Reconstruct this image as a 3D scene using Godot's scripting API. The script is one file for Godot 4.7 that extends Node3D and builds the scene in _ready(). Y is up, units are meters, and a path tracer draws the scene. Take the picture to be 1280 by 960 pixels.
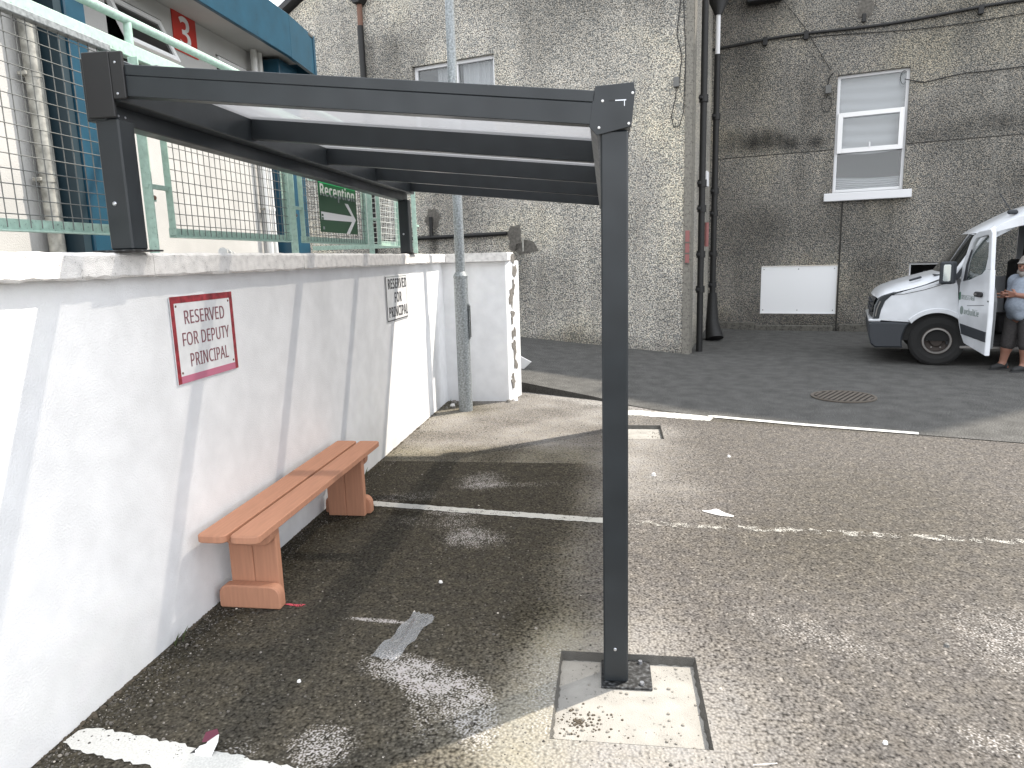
extends Node3D
# A school car park: a grey lean-to shelter over a salmon bench against a white wall.

var M := {}
var used := {}
var rng := RandomNumberGenerator.new()

# ---------------------------------------------------------------- mesh builder
class G:
	var v := PackedVector3Array()
	var n := PackedVector3Array()
	var uv := PackedVector2Array()
	var col := PackedColorArray()
	var tint := Color(1, 1, 1)
	var colored := false
	var planar := Vector2.ZERO

	func vert(p: Vector3, nn: Vector3, t := Vector2.ZERO) -> void:
		v.append(p)
		n.append(nn)
		uv.append(t)
		col.append(tint)

	func tri(a: Vector3, b: Vector3, c: Vector3, na: Vector3, nb: Vector3, nc: Vector3, ta := Vector2.ZERO, tb := Vector2.ZERO, tc := Vector2.ZERO) -> void:
		if (b - a).cross(c - a).dot(na + nb + nc) > 0.0:
			vert(a, na, ta)
			vert(c, nc, tc)
			vert(b, nb, tb)
		else:
			vert(a, na, ta)
			vert(b, nb, tb)
			vert(c, nc, tc)

	# a flat convex polygon facing roughly towards «out»
	func face(p: Array, out: Vector3) -> void:
		var nn := Vector3.ZERO
		for i in range(1, p.size() - 1):
			nn += (p[i] - p[0]).cross(p[i + 1] - p[0])
		if nn.length() < 1e-12:
			return
		nn = nn.normalized()
		if nn.dot(out) < 0.0:
			nn = -nn
		for i in range(1, p.size() - 1):
			tri(p[0], p[i], p[i + 1], nn, nn, nn)

	func quad_uv(a: Vector3, b: Vector3, c: Vector3, d: Vector3, out: Vector3, ta: Vector2, tb: Vector2, tc: Vector2, td: Vector2) -> void:
		tri(a, b, c, out, out, out, ta, tb, tc)
		tri(a, c, d, out, out, out, ta, tc, td)

	func box(c: Vector3, s: Vector3, bev := 0.0, bs := Basis.IDENTITY) -> G:
		var h := s * 0.5
		var b: float = min(bev, min(h.x, min(h.y, h.z)) * 0.9)
		if b <= 0.0:
			for ax in 3:
				for sg in [-1.0, 1.0]:
					var o := Vector3.ZERO
					o[ax] = sg
					var u := Vector3.ZERO
					u[(ax + 1) % 3] = h[(ax + 1) % 3]
					var w := Vector3.ZERO
					w[(ax + 2) % 3] = h[(ax + 2) % 3]
					var m := o * h[ax]
					face([c + bs * (m + u + w), c + bs * (m - u + w), c + bs * (m - u - w), c + bs * (m + u - w)], bs * o)
			return self
		var pt := func(ax: int, sx: float, sy: float, sz: float) -> Vector3:
			var q := Vector3(sx * (h.x - b), sy * (h.y - b), sz * (h.z - b))
			q[ax] = signf([sx, sy, sz][ax]) * h[ax]
			return c + bs * q
		for ax in 3:
			for sg in [-1.0, 1.0]:
				var ps := []
				for k in [[1.0, 1.0], [-1.0, 1.0], [-1.0, -1.0], [1.0, -1.0]]:
					var q := [0.0, 0.0, 0.0]
					q[ax] = sg
					q[(ax + 1) % 3] = k[0]
					q[(ax + 2) % 3] = k[1]
					ps.append(pt.call(ax, q[0], q[1], q[2]))
				var o := Vector3.ZERO
				o[ax] = sg
				face(ps, bs * o)
		for ax in 3:
			var a1 := (ax + 1) % 3
			var a2 := (ax + 2) % 3
			for s1 in [-1.0, 1.0]:
				for s2 in [-1.0, 1.0]:
					var q := [0.0, 0.0, 0.0]
					q[a1] = s1
					q[a2] = s2
					q[ax] = 1.0
					var p1: Vector3 = pt.call(a1, q[0], q[1], q[2])
					var p2: Vector3 = pt.call(a2, q[0], q[1], q[2])
					q[ax] = -1.0
					var p3: Vector3 = pt.call(a2, q[0], q[1], q[2])
					var p4: Vector3 = pt.call(a1, q[0], q[1], q[2])
					var o := Vector3.ZERO
					o[a1] = s1
					o[a2] = s2
					face([p1, p2, p3, p4], bs * o)
		for sx in [-1.0, 1.0]:
			for sy in [-1.0, 1.0]:
				for sz in [-1.0, 1.0]:
					face([pt.call(0, sx, sy, sz), pt.call(1, sx, sy, sz), pt.call(2, sx, sy, sz)], bs * Vector3(sx, sy, sz))
		return self

	func box2(a: Vector3, b: Vector3, bev := 0.0) -> G:
		return box((a + b) * 0.5, (b - a).abs(), bev)

	# polygon in local XY, extruded from z=0 to z=depth in the frame t
	func prism(poly_in: Array, depth: float, t := Transform3D.IDENTITY, bev := 0.0, smooth_deg := 0.0) -> G:
		var poly := PackedVector2Array()
		for q in poly_in:
			if poly.is_empty() or poly[-1].distance_to(q) > 1e-4 and poly[0].distance_to(q) > 1e-4:
				poly.append(q)
		var area := 0.0
		var k := poly.size()
		for i in k:
			area += poly[i].x * poly[(i + 1) % k].y - poly[(i + 1) % k].x * poly[i].y
		if area < 0.0:
			poly.reverse()
		var en := PackedVector2Array()
		for i in k:
			var d := (poly[(i + 1) % k] - poly[i]).normalized()
			en.append(Vector2(d.y, -d.x))
		var inner := PackedVector2Array()
		var idx := PackedInt32Array()
		while true:
			inner.clear()
			for i in k:
				var na := en[(i + k - 1) % k]
				var nb := en[i]
				var mm := (na + nb)
				mm = mm / max(0.3, mm.dot(mm)) * 2.0 if mm.length() > 0.01 else na
				inner.append(poly[i] - mm * bev)
			idx = Geometry2D.triangulate_polygon(inner if bev > 0.0 else poly)
			if idx.size() == (k - 2) * 3 or bev <= 0.0:
				break
			bev = bev * 0.6 if bev > 0.0008 else 0.0
		var src := inner if bev > 0.0 else poly
		for z in [0.0, depth]:
			var o: Vector3 = t.basis * Vector3(0, 0, -1.0 if z == 0.0 else 1.0)
			o = o.normalized()
			for i in range(0, idx.size(), 3):
				tri(t * Vector3(src[idx[i]].x, src[idx[i]].y, z), t * Vector3(src[idx[i + 1]].x, src[idx[i + 1]].y, z), t * Vector3(src[idx[i + 2]].x, src[idx[i + 2]].y, z), o, o, o)
		var cs := cos(deg_to_rad(smooth_deg))
		for i in k:
			var j := (i + 1) % k
			var a := poly[i]
			var b := poly[j]
			var na := en[i]
			var nb := en[i]
			if smooth_deg > 0.0:
				if en[(i + k - 1) % k].dot(en[i]) > cs:
					na = (en[(i + k - 1) % k] + en[i]).normalized()
				if en[j].dot(en[i]) > cs:
					nb = (en[j] + en[i]).normalized()
			var wa := (t.basis * Vector3(na.x, na.y, 0)).normalized()
			var wb := (t.basis * Vector3(nb.x, nb.y, 0)).normalized()
			var p0 := t * Vector3(a.x, a.y, bev)
			var p1 := t * Vector3(b.x, b.y, bev)
			var p2 := t * Vector3(b.x, b.y, depth - bev)
			var p3 := t * Vector3(a.x, a.y, depth - bev)
			tri(p0, p1, p2, wa, wb, wb)
			tri(p0, p2, p3, wa, wb, wa)
			if bev > 0.0:
				var oz := t.basis * Vector3(0, 0, 1)
				face([p0, p1, t * Vector3(inner[j].x, inner[j].y, 0), t * Vector3(inner[i].x, inner[i].y, 0)], wa + wb - oz)
				face([p3, p2, t * Vector3(inner[j].x, inner[j].y, depth), t * Vector3(inner[i].x, inner[i].y, depth)], wa + wb + oz)
		return self

	func tube(path: Array, r, sides := 8, caps := true) -> G:
		var rings := []
		var norms := []
		var side := Vector3.ZERO
		for i in path.size():
			var d: Vector3
			if i == 0:
				d = path[1] - path[0]
			elif i == path.size() - 1:
				d = path[i] - path[i - 1]
			else:
				d = (path[i + 1] - path[i]).normalized() + (path[i] - path[i - 1]).normalized()
			d = d.normalized()
			if side == Vector3.ZERO:
				side = d.cross(Vector3.UP if absf(d.y) < 0.9 else Vector3.RIGHT).normalized()
			else:
				side = (side - d * side.dot(d)).normalized()
			var up := d.cross(side)
			var rr: float = r[i] if r is Array else r
			var ring := []
			var nr := []
			for s in sides:
				var a := TAU * s / sides
				var o := side * cos(a) + up * sin(a)
				ring.append(path[i] + o * rr)
				nr.append(o)
			rings.append(ring)
			norms.append(nr)
		for i in path.size() - 1:
			for s in sides:
				var q := (s + 1) % sides
				tri(rings[i][s], rings[i][q], rings[i + 1][q], norms[i][s], norms[i][q], norms[i + 1][q])
				tri(rings[i][s], rings[i + 1][q], rings[i + 1][s], norms[i][s], norms[i + 1][q], norms[i + 1][s])
		if caps:
			face(rings[0], path[0] - path[1])
			face(rings[-1], path[-1] - path[-2])
		return self

	# profile of (radius, height) turned about the frame's y axis; flat bands, round about
	func lathe(prof: Array, segs: int, t := Transform3D.IDENTITY) -> G:
		for i in prof.size() - 1:
			var a: Vector2 = prof[i]
			var b: Vector2 = prof[i + 1]
			var d := (b - a).normalized()
			var nn := Vector2(d.y, -d.x)
			for s in segs:
				var a0 := TAU * s / segs
				var a1 := TAU * (s + 1) / segs
				var p := [Vector3(a.x * cos(a0), a.y, a.x * sin(a0)), Vector3(a.x * cos(a1), a.y, a.x * sin(a1)), Vector3(b.x * cos(a1), b.y, b.x * sin(a1)), Vector3(b.x * cos(a0), b.y, b.x * sin(a0))]
				var n0 := (t.basis * Vector3(nn.x * cos(a0), nn.y, nn.x * sin(a0))).normalized()
				var n1 := (t.basis * Vector3(nn.x * cos(a1), nn.y, nn.x * sin(a1))).normalized()
				tri(t * p[0], t * p[1], t * p[2], n0, n1, n1)
				tri(t * p[0], t * p[2], t * p[3], n0, n1, n0)
		return self

	# smooth grid of points[i][j]; «out» fixes which side is the outside
	func sheet(p: Array, flip := false) -> G:
		var nn := []
		for i in p.size():
			var row := []
			for j in p[0].size():
				var du: Vector3 = p[min(i + 1, p.size() - 1)][j] - p[max(i - 1, 0)][j]
				var dv: Vector3 = p[i][min(j + 1, p[0].size() - 1)] - p[i][max(j - 1, 0)]
				var q := du.cross(dv)
				q = q.normalized() if q.length() > 1e-12 else Vector3.UP
				row.append(-q if flip else q)
			nn.append(row)
		for i in p.size() - 1:
			for j in p[0].size() - 1:
				tri(p[i][j], p[i + 1][j], p[i + 1][j + 1], nn[i][j], nn[i + 1][j], nn[i + 1][j + 1])
				tri(p[i][j], p[i + 1][j + 1], p[i][j + 1], nn[i][j], nn[i + 1][j + 1], nn[i][j + 1])
		return self

	func ball(c: Vector3, r: Vector3, seg := 12, ring := 8) -> G:
		for i in ring:
			for s in seg:
				var q := []
				for k in [[i, s], [i, s + 1], [i + 1, s + 1], [i + 1, s]]:
					var la: float = PI * k[0] / ring - PI / 2
					var lo: float = TAU * k[1] / seg
					q.append(Vector3(cos(la) * cos(lo), sin(la), cos(la) * sin(lo)))
				var m := []
				for x in q:
					m.append((x / r).normalized())
				tri(c + q[0] * r, c + q[1] * r, c + q[2] * r, m[0], m[1], m[2])
				tri(c + q[0] * r, c + q[2] * r, c + q[3] * r, m[0], m[2], m[3])
		return self

	func tri_raw(p: Vector3, nn: Vector3) -> void:
		vert(p, nn)

	func mesh(mat: Material = null) -> ArrayMesh:
		var a := []
		a.resize(Mesh.ARRAY_MAX)
		a[Mesh.ARRAY_VERTEX] = v
		a[Mesh.ARRAY_NORMAL] = n
		a[Mesh.ARRAY_TEX_UV] = uv
		if colored:
			a[Mesh.ARRAY_COLOR] = col
		if planar != Vector2.ZERO:
			var u2 := PackedVector2Array()
			for q in v:
				u2.append(Vector2(q.x - q.z * 0.7 + 9.0, q.y + 0.5) / planar)
			a[Mesh.ARRAY_TEX_UV2] = u2
		var m := ArrayMesh.new()
		m.add_surface_from_arrays(Mesh.PRIMITIVE_TRIANGLES, a)
		if mat:
			m.surface_set_material(0, mat)
		return m

# ---------------------------------------------------------------- scene helpers
func numbered(called: String) -> String:
	used[called] = used.get(called, -1) + 1
	return called if used[called] == 0 else "%s_%03d" % [called, used[called]]

func thing(called: String, label: String, category: String, at := Vector3.ZERO, turn := 0.0, group := "") -> Node3D:
	var o := Node3D.new()
	o.name = numbered(called)
	add_child(o)
	o.position = at
	o.rotation.y = turn
	o.set_meta("label", label)
	o.set_meta("category", category)
	if group:
		o.set_meta("group", group)
	return o

func part(called: String, g, mat: Material, parent: Node, label := "") -> MeshInstance3D:
	var o := MeshInstance3D.new()
	var k := 0
	var nm := called
	while parent.has_node(nm):
		k += 1
		nm = "%s_%03d" % [called, k]
	o.name = nm
	if g is G:
		o.mesh = g.mesh(mat)
	else:
		o.mesh = g
		o.material_override = mat
	parent.add_child(o)
	if label:
		o.set_meta("label", label)
	return o

func struct(called: String, g, mat: Material, label := "") -> MeshInstance3D:
	var o := part(called, g, mat, self)
	o.set_meta("kind", "structure")
	if label:
		o.set_meta("label", label)
	return o

func solo(called: String, g, mat: Material, label: String, category: String, group := "") -> MeshInstance3D:
	var o := part(numbered(called), g, mat, self)
	o.set_meta("label", label)
	o.set_meta("category", category)
	if group:
		o.set_meta("group", group)
	return o

func lettering(parent: Node, text: String, mat: Material, t: Transform3D, w: float, h: float, weight := 700, called := "lettering", depth := 0.0015) -> void:
	var f := SystemFont.new()
	f.font_names = PackedStringArray(["Droid Sans"])
	f.font_weight = weight
	var tm := TextMesh.new()
	tm.font = f
	tm.font_size = 64
	tm.pixel_size = 0.01
	tm.depth = 0.2
	tm.text = text
	var bb := tm.get_aabb()
	var g := G.new()
	var arr := tm.surface_get_arrays(0)
	var vv: PackedVector3Array = arr[Mesh.ARRAY_VERTEX]
	var ix: PackedInt32Array = arr[Mesh.ARRAY_INDEX]
	var c := bb.get_center()
	var sc := Vector3(w / bb.size.x, h / bb.size.y, depth / bb.size.z)
	for i in range(0, ix.size(), 3):
		var p := [(vv[ix[i]] - c) * sc, (vv[ix[i + 1]] - c) * sc, (vv[ix[i + 2]] - c) * sc]
		var q: Vector3 = (p[2] - p[0]).cross(p[1] - p[0])
		if q.length() < 1e-14:
			continue
		q = (t.basis * q).normalized()
		g.tri(t * p[0], t * p[1], t * p[2], q, q, q)
	part(called, g, mat, parent)

func V(x: float, y: float, z: float) -> Vector3:
	return Vector3(x, y, z)

# ---------------------------------------------------------------- textures and materials
func noise(seed_: int, freq: float, type := FastNoiseLite.TYPE_SIMPLEX_SMOOTH, oct := 1, ret := -1) -> FastNoiseLite:
	var f := FastNoiseLite.new()
	f.seed = seed_
	f.frequency = freq
	f.noise_type = type
	f.fractal_type = FastNoiseLite.FRACTAL_FBM if oct > 1 else FastNoiseLite.FRACTAL_NONE
	f.fractal_octaves = oct
	if ret >= 0:
		f.cellular_return_type = ret
	return f

func bytes(f: FastNoiseLite, s: int, seamless := false) -> PackedByteArray:
	var im := f.get_seamless_image(s, s) if seamless else f.get_image(s, s)
	im.convert(Image.FORMAT_L8)
	return im.get_data()

func tex(im: Image) -> ImageTexture:
	return ImageTexture.create_from_image(im)

func lut() -> PackedByteArray:
	var l := PackedByteArray()
	l.resize(1025)
	for i in 1025:
		l[i] = int(round(255.0 * Color(i / 1024.0, 0, 0).linear_to_srgb().r))
	return l

func mat(c: Color, rough := 0.7, metal := 0.0) -> StandardMaterial3D:
	var m := StandardMaterial3D.new()
	m.albedo_color = c
	m.roughness = rough
	m.metallic = metal
	return m

func lin(r: float, g: float, b: float) -> Color:
	return Color(r, g, b).linear_to_srgb()

func tri_map(m: StandardMaterial3D, metres: float, world := false) -> void:
	m.uv1_triplanar = true
	m.uv1_world_triplanar = world
	m.uv1_triplanar_sharpness = 8.0
	m.uv1_scale = Vector3.ONE / metres

func bump(m: StandardMaterial3D, t: Texture2D, cm: float) -> void:
	m.heightmap_enabled = true
	m.heightmap_texture = t
	m.heightmap_scale = cm

# two greys mottled by noise, as a tint to multiply a colour with
func mottle(seed_: int, freq: float, lo: float, hi: float, s := 256, oct := 4) -> ImageTexture:
	var b := bytes(noise(seed_, freq, FastNoiseLite.TYPE_SIMPLEX_SMOOTH, oct), s, true)
	var d := PackedByteArray()
	d.resize(s * s * 3)
	for i in s * s:
		var k := int(255.0 * clampf(lerpf(lo, hi, b[i] / 255.0), 0.1, 1.0))
		d[i * 3] = k
		d[i * 3 + 1] = k
		d[i * 3 + 2] = k
	return tex(Image.create_from_data(s, s, false, Image.FORMAT_RGB8, d))

func grey_tex(f: FastNoiseLite, s: int) -> ImageTexture:
	var im := f.get_seamless_image(s, s)
	im.convert(Image.FORMAT_L8)
	return tex(im)

func make_materials() -> void:
	var L := lut()
	# powder-coated aluminium, anthracite
	M.alu = mat(lin(0.0235, 0.0285, 0.033), 0.42)
	M.alu.metallic_specular = 0.45
	M.alu.albedo_texture = mottle(3, 0.012, 0.86, 1.0, 256, 2)
	M.alu.roughness_texture = mottle(31, 0.015, 0.72, 1.0, 256, 2)
	tri_map(M.alu, 0.7)
	M.alu_black = mat(lin(0.012, 0.012, 0.013), 0.5)
	M.screw = mat(Color(0.75, 0.76, 0.78), 0.3, 0.9)
	# opal polycarbonate
	M.opal = mat(Color(0.64, 0.65, 0.67, 0.55), 0.45)
	M.opal.transparency = BaseMaterial3D.TRANSPARENCY_ALPHA
	M.opal.backlight_enabled = true
	M.opal.backlight = Color(0.66, 0.67, 0.69)
	# white rendered wall
	var st := grey_tex(noise(11, 0.12, FastNoiseLite.TYPE_SIMPLEX_SMOOTH, 5), 1024)
	M.render = mat(lin(0.875, 0.885, 0.905), 0.85)
	M.render.albedo_texture = mottle(12, 0.012, 0.945, 1.0, 512)
	tri_map(M.render, 1.3, true)
	bump(M.render, st, 0.13)
	stains(M.render, 151, 0.0, [[1.0, 1.6, 0.10, 0.9, 0.10], [3.2, 1.6, 0.14, 1.1, 0.08], [4.4, 1.6, 0.08, 0.7, 0.10], [5.1, 1.6, 0.2, 0.8, 0.06], [5.9, 1.6, 0.06, 1.2, 0.09], [7.0, 1.6, 0.12, 0.6, 0.08]], 0.22)
	M.coping = mat(lin(0.87, 0.865, 0.875), 0.9)
	M.coping.albedo_texture = spotted(14, 0.02, 0.04, 0.82)
	tri_map(M.coping, 0.8, true)
	bump(M.coping, st, 0.3)
	M.rubble = mat(lin(0.42, 0.40, 0.38), 0.95)
	M.rubble.albedo_texture = spotted(15, 0.04, 0.12, 0.5)
	tri_map(M.rubble, 0.5, true)
	bump(M.rubble, st, 2.0)
	# wood under old salmon paint
	M.salmon = mat(lin(0.50, 0.245, 0.152), 0.75)
	M.salmon.albedo_texture = streaks(21, 0.90, 1.0)
	tri_map(M.salmon, 0.6)
	bump(M.salmon, streaks(22, 0.0, 1.0), 0.05)
	M.bare_wood = mat(lin(0.10, 0.055, 0.035), 0.9)
	# galvanised steel
	M.galv = mat(lin(0.40, 0.435, 0.45), 0.45, 0.25)
	M.galv.albedo_texture = mottle(24, 0.05, 0.62, 1.0, 256, 3)
	tri_map(M.galv, 0.35)
	M.wire = mat(lin(0.13, 0.135, 0.13), 0.5, 0.1)  # darkness of the shaded mesh is put into this colour
	M.mint = mat(lin(0.41, 0.585, 0.525), 0.5)
	M.mint.albedo_texture = spotted(25, 0.03, 0.03, 0.75)
	tri_map(M.mint, 0.6, true)
	M.wire_lit = mat(lin(0.62, 0.64, 0.62), 0.5, 0.2)  # the same mesh painted whiter where sun falls on it
	# signs
	M.sign_white = mat(lin(0.78, 0.79, 0.80), 0.4)
	M.sign_white.albedo_texture = mottle(28, 0.02, 0.93, 1.0)
	tri_map(M.sign_white, 0.5)
	M.sign_red = mat(lin(0.46, 0.045, 0.06), 0.45)
	M.sign_red.albedo_texture = mottle(29, 0.03, 0.6, 1.0)
	tri_map(M.sign_red, 0.4)
	M.sign_pink = mat(lin(0.50, 0.16, 0.24), 0.5)
	M.text_red = mat(lin(0.20, 0.07, 0.085), 0.5)
	M.text_black = mat(lin(0.02, 0.02, 0.025), 0.5)
	M.number_red = mat(lin(0.48, 0.03, 0.02), 0.45)
	M.plain_white = mat(lin(0.78, 0.78, 0.78), 0.5)
	M.green_sign = mat(lin(0.012, 0.075, 0.03), 0.35)
	M.green_lit = mat(lin(0.02, 0.30, 0.10), 0.4)  # brighter green paints light coming through the sign
	M.grey_text = mat(lin(0.30, 0.33, 0.33), 0.5)
	# modern block
	M.cream = mat(lin(0.50, 0.497, 0.485), 0.85)
	M.cream.albedo_texture = mottle(33, 0.012, 0.93, 1.0)
	tri_map(M.cream, 2.0, true)
	bump(M.cream, st, 0.2)
	M.blue = mat(lin(0.010, 0.068, 0.12), 0.4)
	M.blue.albedo_texture = spotted(34, 0.01, 0.02, 0.8)
	tri_map(M.blue, 1.5, true)
	M.blue_shaded = mat(lin(0.012, 0.03, 0.042), 0.5)  # column blue darkened to paint its shaded side
	M.pvc = mat(lin(0.70, 0.70, 0.69), 0.35)
	M.pvc_dirty = mat(lin(0.50, 0.49, 0.44), 0.5)
	M.pvc_dirty.albedo_texture = mottle(35, 0.02, 0.6, 1.0)
	tri_map(M.pvc_dirty, 0.6, true)
	M.glass_dark = mat(Color(0.06, 0.075, 0.085), 0.05)
	M.glass_dark.metallic_specular = 0.7
	M.glass_sky = mat(lin(0.075, 0.095, 0.105), 0.06)
	M.glass_sky.metallic_specular = 0.6
	M.pane = mat(Color(0.30, 0.36, 0.38, 0.12), 0.02)
	M.pane.transparency = BaseMaterial3D.TRANSPARENCY_ALPHA
	M.added_blind = mat(lin(0.42, 0.44, 0.46), 0.9)  # cloth added in place of reflections in the glass
	M.added_net = mat(lin(0.36, 0.38, 0.40), 0.9)
	M.room = mat(lin(0.10, 0.105, 0.11), 0.9)
	# pebbledash
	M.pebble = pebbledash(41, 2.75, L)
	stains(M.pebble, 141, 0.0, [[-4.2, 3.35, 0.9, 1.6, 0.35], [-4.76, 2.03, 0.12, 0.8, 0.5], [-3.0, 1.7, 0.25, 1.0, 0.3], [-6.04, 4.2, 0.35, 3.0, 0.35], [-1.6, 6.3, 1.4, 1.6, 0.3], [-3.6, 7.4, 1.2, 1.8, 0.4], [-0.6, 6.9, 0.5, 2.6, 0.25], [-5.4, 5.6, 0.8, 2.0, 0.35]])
	M.pebble_shaded = pebbledash(47, 1.5, L)  # deeper shade of the far wing is painted in as a darker mix
	stains(M.pebble_shaded, 147, -2.9, [[2.55, 2.56, 0.8, 1.3, 0.35], [0.6, 3.78, 1.1, 0.23, 0.5], [1.5, 3.72, 0.5, 0.18, 0.45], [4.6, 3.85, 1.2, 0.30, 0.55], [3.6, 3.7, 0.6, 0.2, 0.45], [2.75, 1.35, 0.5, 1.1, 0.45], [0.2, 5.7, 0.6, 1.5, 0.35], [4.0, 5.7, 1.5, 1.2, 0.25], [0.5, 2.4, 0.7, 1.2, 0.25], [5.5, 3.0, 1.0, 1.5, 0.3], [0.6, 6.5, 0.6, 0.7, 0.4], [1.3, 0.5, 1.2, 0.6, 0.3]])
	M.quoin = mat(lin(0.27, 0.26, 0.235), 0.9)
	M.quoin.albedo_texture = spotted(44, 0.03, 0.15, 0.5)
	tri_map(M.quoin, 0.9)
	bump(M.quoin, st, 0.8)
	M.plinth = mat(lin(0.16, 0.155, 0.14), 0.95)
	M.plinth.albedo_texture = spotted(45, 0.02, 0.2, 0.5)
	tri_map(M.plinth, 1.0)
	bump(M.plinth, st, 1.0)
	M.mortar = mat(lin(0.185, 0.172, 0.152), 0.95)
	M.mortar.albedo_texture = mottle(46, 0.03, 0.7, 1.0)
	tri_map(M.mortar, 0.6)
	bump(M.mortar, st, 0.6)
	M.joint = mat(lin(0.035, 0.033, 0.03), 0.95)
	M.iron = mat(lin(0.010, 0.010, 0.010), 0.6)
	M.iron.albedo_texture = mottle(48, 0.03, 0.6, 1.0)
	tri_map(M.iron, 0.5)
	M.cable = mat(lin(0.02, 0.02, 0.02), 0.7)
	M.rust = mat(lin(0.16, 0.085, 0.06), 0.8)
	M.board = mat(lin(0.82, 0.83, 0.84), 0.45)
	M.sill = mat(lin(0.68, 0.685, 0.70), 0.6)
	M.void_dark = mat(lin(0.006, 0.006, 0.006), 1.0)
	M.roof = mat(lin(0.05, 0.05, 0.052), 0.8)
	M.grey_box = mat(lin(0.12, 0.12, 0.115), 0.6)
	M.marker_pink = mat(lin(0.25, 0.10, 0.095), 0.7)
	# van and man
	M.van = mat(lin(0.66, 0.685, 0.72), 0.3)
	M.van.clearcoat_enabled = true
	M.van.clearcoat = 0.6
	M.van.clearcoat_roughness = 0.1
	M.van.albedo_texture = mottle(51, 0.012, 0.88, 1.0)
	tri_map(M.van, 1.6)
	M.bumper = mat(lin(0.022, 0.026, 0.032), 0.6)
	M.rubber = mat(lin(0.010, 0.010, 0.010), 0.85)
	M.seam = mat(lin(0.02, 0.02, 0.022), 0.7)
	M.rim = mat(lin(0.22, 0.21, 0.20), 0.5, 0.5)
	M.hub = mat(lin(0.045, 0.035, 0.03), 0.7, 0.2)
	M.lamp_glass = mat(lin(0.03, 0.035, 0.04), 0.08)
	M.grille = mat(lin(0.008, 0.008, 0.009), 0.5)
	M.window = mat(Color(0.35, 0.42, 0.42, 0.18), 0.03)
	M.window.transparency = BaseMaterial3D.TRANSPARENCY_ALPHA
	M.cabin = mat(lin(0.018, 0.018, 0.02), 0.8)
	M.trim_grey = mat(lin(0.09, 0.095, 0.10), 0.6)
	M.van_green = mat(lin(0.03, 0.12, 0.07), 0.5)
	M.van_text = mat(lin(0.16, 0.20, 0.185), 0.5)
	M.mirror = mat(lin(0.5, 0.55, 0.56), 0.05, 0.9)
	M.skin = mat(lin(0.27, 0.135, 0.095), 0.55)
	M.skin.subsurf_scatter_enabled = true
	M.skin.subsurf_scatter_strength = 0.08
	M.shirt = mat(lin(0.27, 0.31, 0.37), 0.9)
	M.shirt.albedo_texture = mottle(55, 0.04, 0.85, 1.0)
	tri_map(M.shirt, 0.4)
	M.shorts = mat(lin(0.065, 0.06, 0.06), 0.9)
	M.shorts.albedo_texture = mottle(56, 0.04, 0.75, 1.0)
	tri_map(M.shorts, 0.4)
	M.shoe = mat(lin(0.02, 0.021, 0.022), 0.8)
	M.orange = mat(lin(0.35, 0.08, 0.03), 0.7)
	M.beard = mat(lin(0.19, 0.178, 0.165), 0.95)
	M.cap = mat(lin(0.20, 0.185, 0.17), 0.9)
	M.eye = mat(lin(0.015, 0.012, 0.012), 0.3)
	M.lip = mat(lin(0.22, 0.08, 0.065), 0.5)
	# ground stuff
	M.concrete = mat(lin(0.36, 0.352, 0.335), 0.9)
	M.concrete.albedo_texture = spotted(61, 0.012, 0.05, 0.72)
	tri_map(M.concrete, 1.0, true)
	bump(M.concrete, st, 0.18)
	M.plate = mat(lin(0.13, 0.135, 0.14), 0.6)
	M.plate.albedo_texture = mottle(62, 0.03, -0.25, 1.0)
	tri_map(M.plate, 0.2)
	M.dusty_edge = mat(lin(0.23, 0.22, 0.20), 0.95)
	tri_map(M.dusty_edge, 0.5, true)
	bump(M.dusty_edge, st, 2.0)
	M.soil = mat(lin(0.075, 0.062, 0.045), 1.0)
	M.dusty = mat(lin(0.24, 0.225, 0.20), 0.95)
	M.cover = mat(lin(0.10, 0.085, 0.07), 0.7, 0.1)
	M.cover_low = mat(lin(0.016, 0.013, 0.011), 0.9)
	M.film = mat(Color(0.90, 0.92, 0.95, 0.17), 0.16)
	M.film.transparency = BaseMaterial3D.TRANSPARENCY_ALPHA
	M.paper = mat(lin(0.74, 0.73, 0.72), 0.7)
	M.maroon = mat(lin(0.12, 0.02, 0.045), 0.5)
	M.ink = mat(lin(0.02, 0.02, 0.02), 0.6)
	M.leaf = mat(lin(0.07, 0.09, 0.035), 0.7)
	M.edge_dark = mat(lin(0.10, 0.095, 0.085), 0.95)
	M.edge_dark.albedo_texture = spotted(63, 0.05, 0.2, 0.5)
	tri_map(M.edge_dark, 0.5, true)
	bump(M.edge_dark, st, 3.0)
	M.stone = mat(Color(1, 1, 1), 0.9)
	M.stone.vertex_color_use_as_albedo = true
	M.road = asphalt(L)

# pale ground with sparse dark pits and stains
func spotted(seed_: int, freq: float, share: float, depth: float) -> ImageTexture:
	var s := 512
	var a := bytes(noise(seed_, freq, FastNoiseLite.TYPE_SIMPLEX_SMOOTH, 4), s, true)
	var b := bytes(noise(seed_ + 100, 0.09, FastNoiseLite.TYPE_SIMPLEX_SMOOTH, 3), s, true)
	var d := PackedByteArray()
	d.resize(s * s * 3)
	for i in s * s:
		var k := 0.86 + 0.14 * a[i] / 255.0
		var p := b[i] / 255.0 + (a[i] / 255.0 - 0.5) * 0.5
		var cut := 0.12 + share
		if p < cut:
			k *= lerpf(1.0, depth, clampf((cut - p) / 0.08, 0.0, 1.0))
		d[i * 3] = int(255.0 * k)
		d[i * 3 + 1] = int(253.0 * k)
		d[i * 3 + 2] = int(249.0 * k)
	return tex(Image.create_from_data(s, s, false, Image.FORMAT_RGB8, d))

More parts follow.
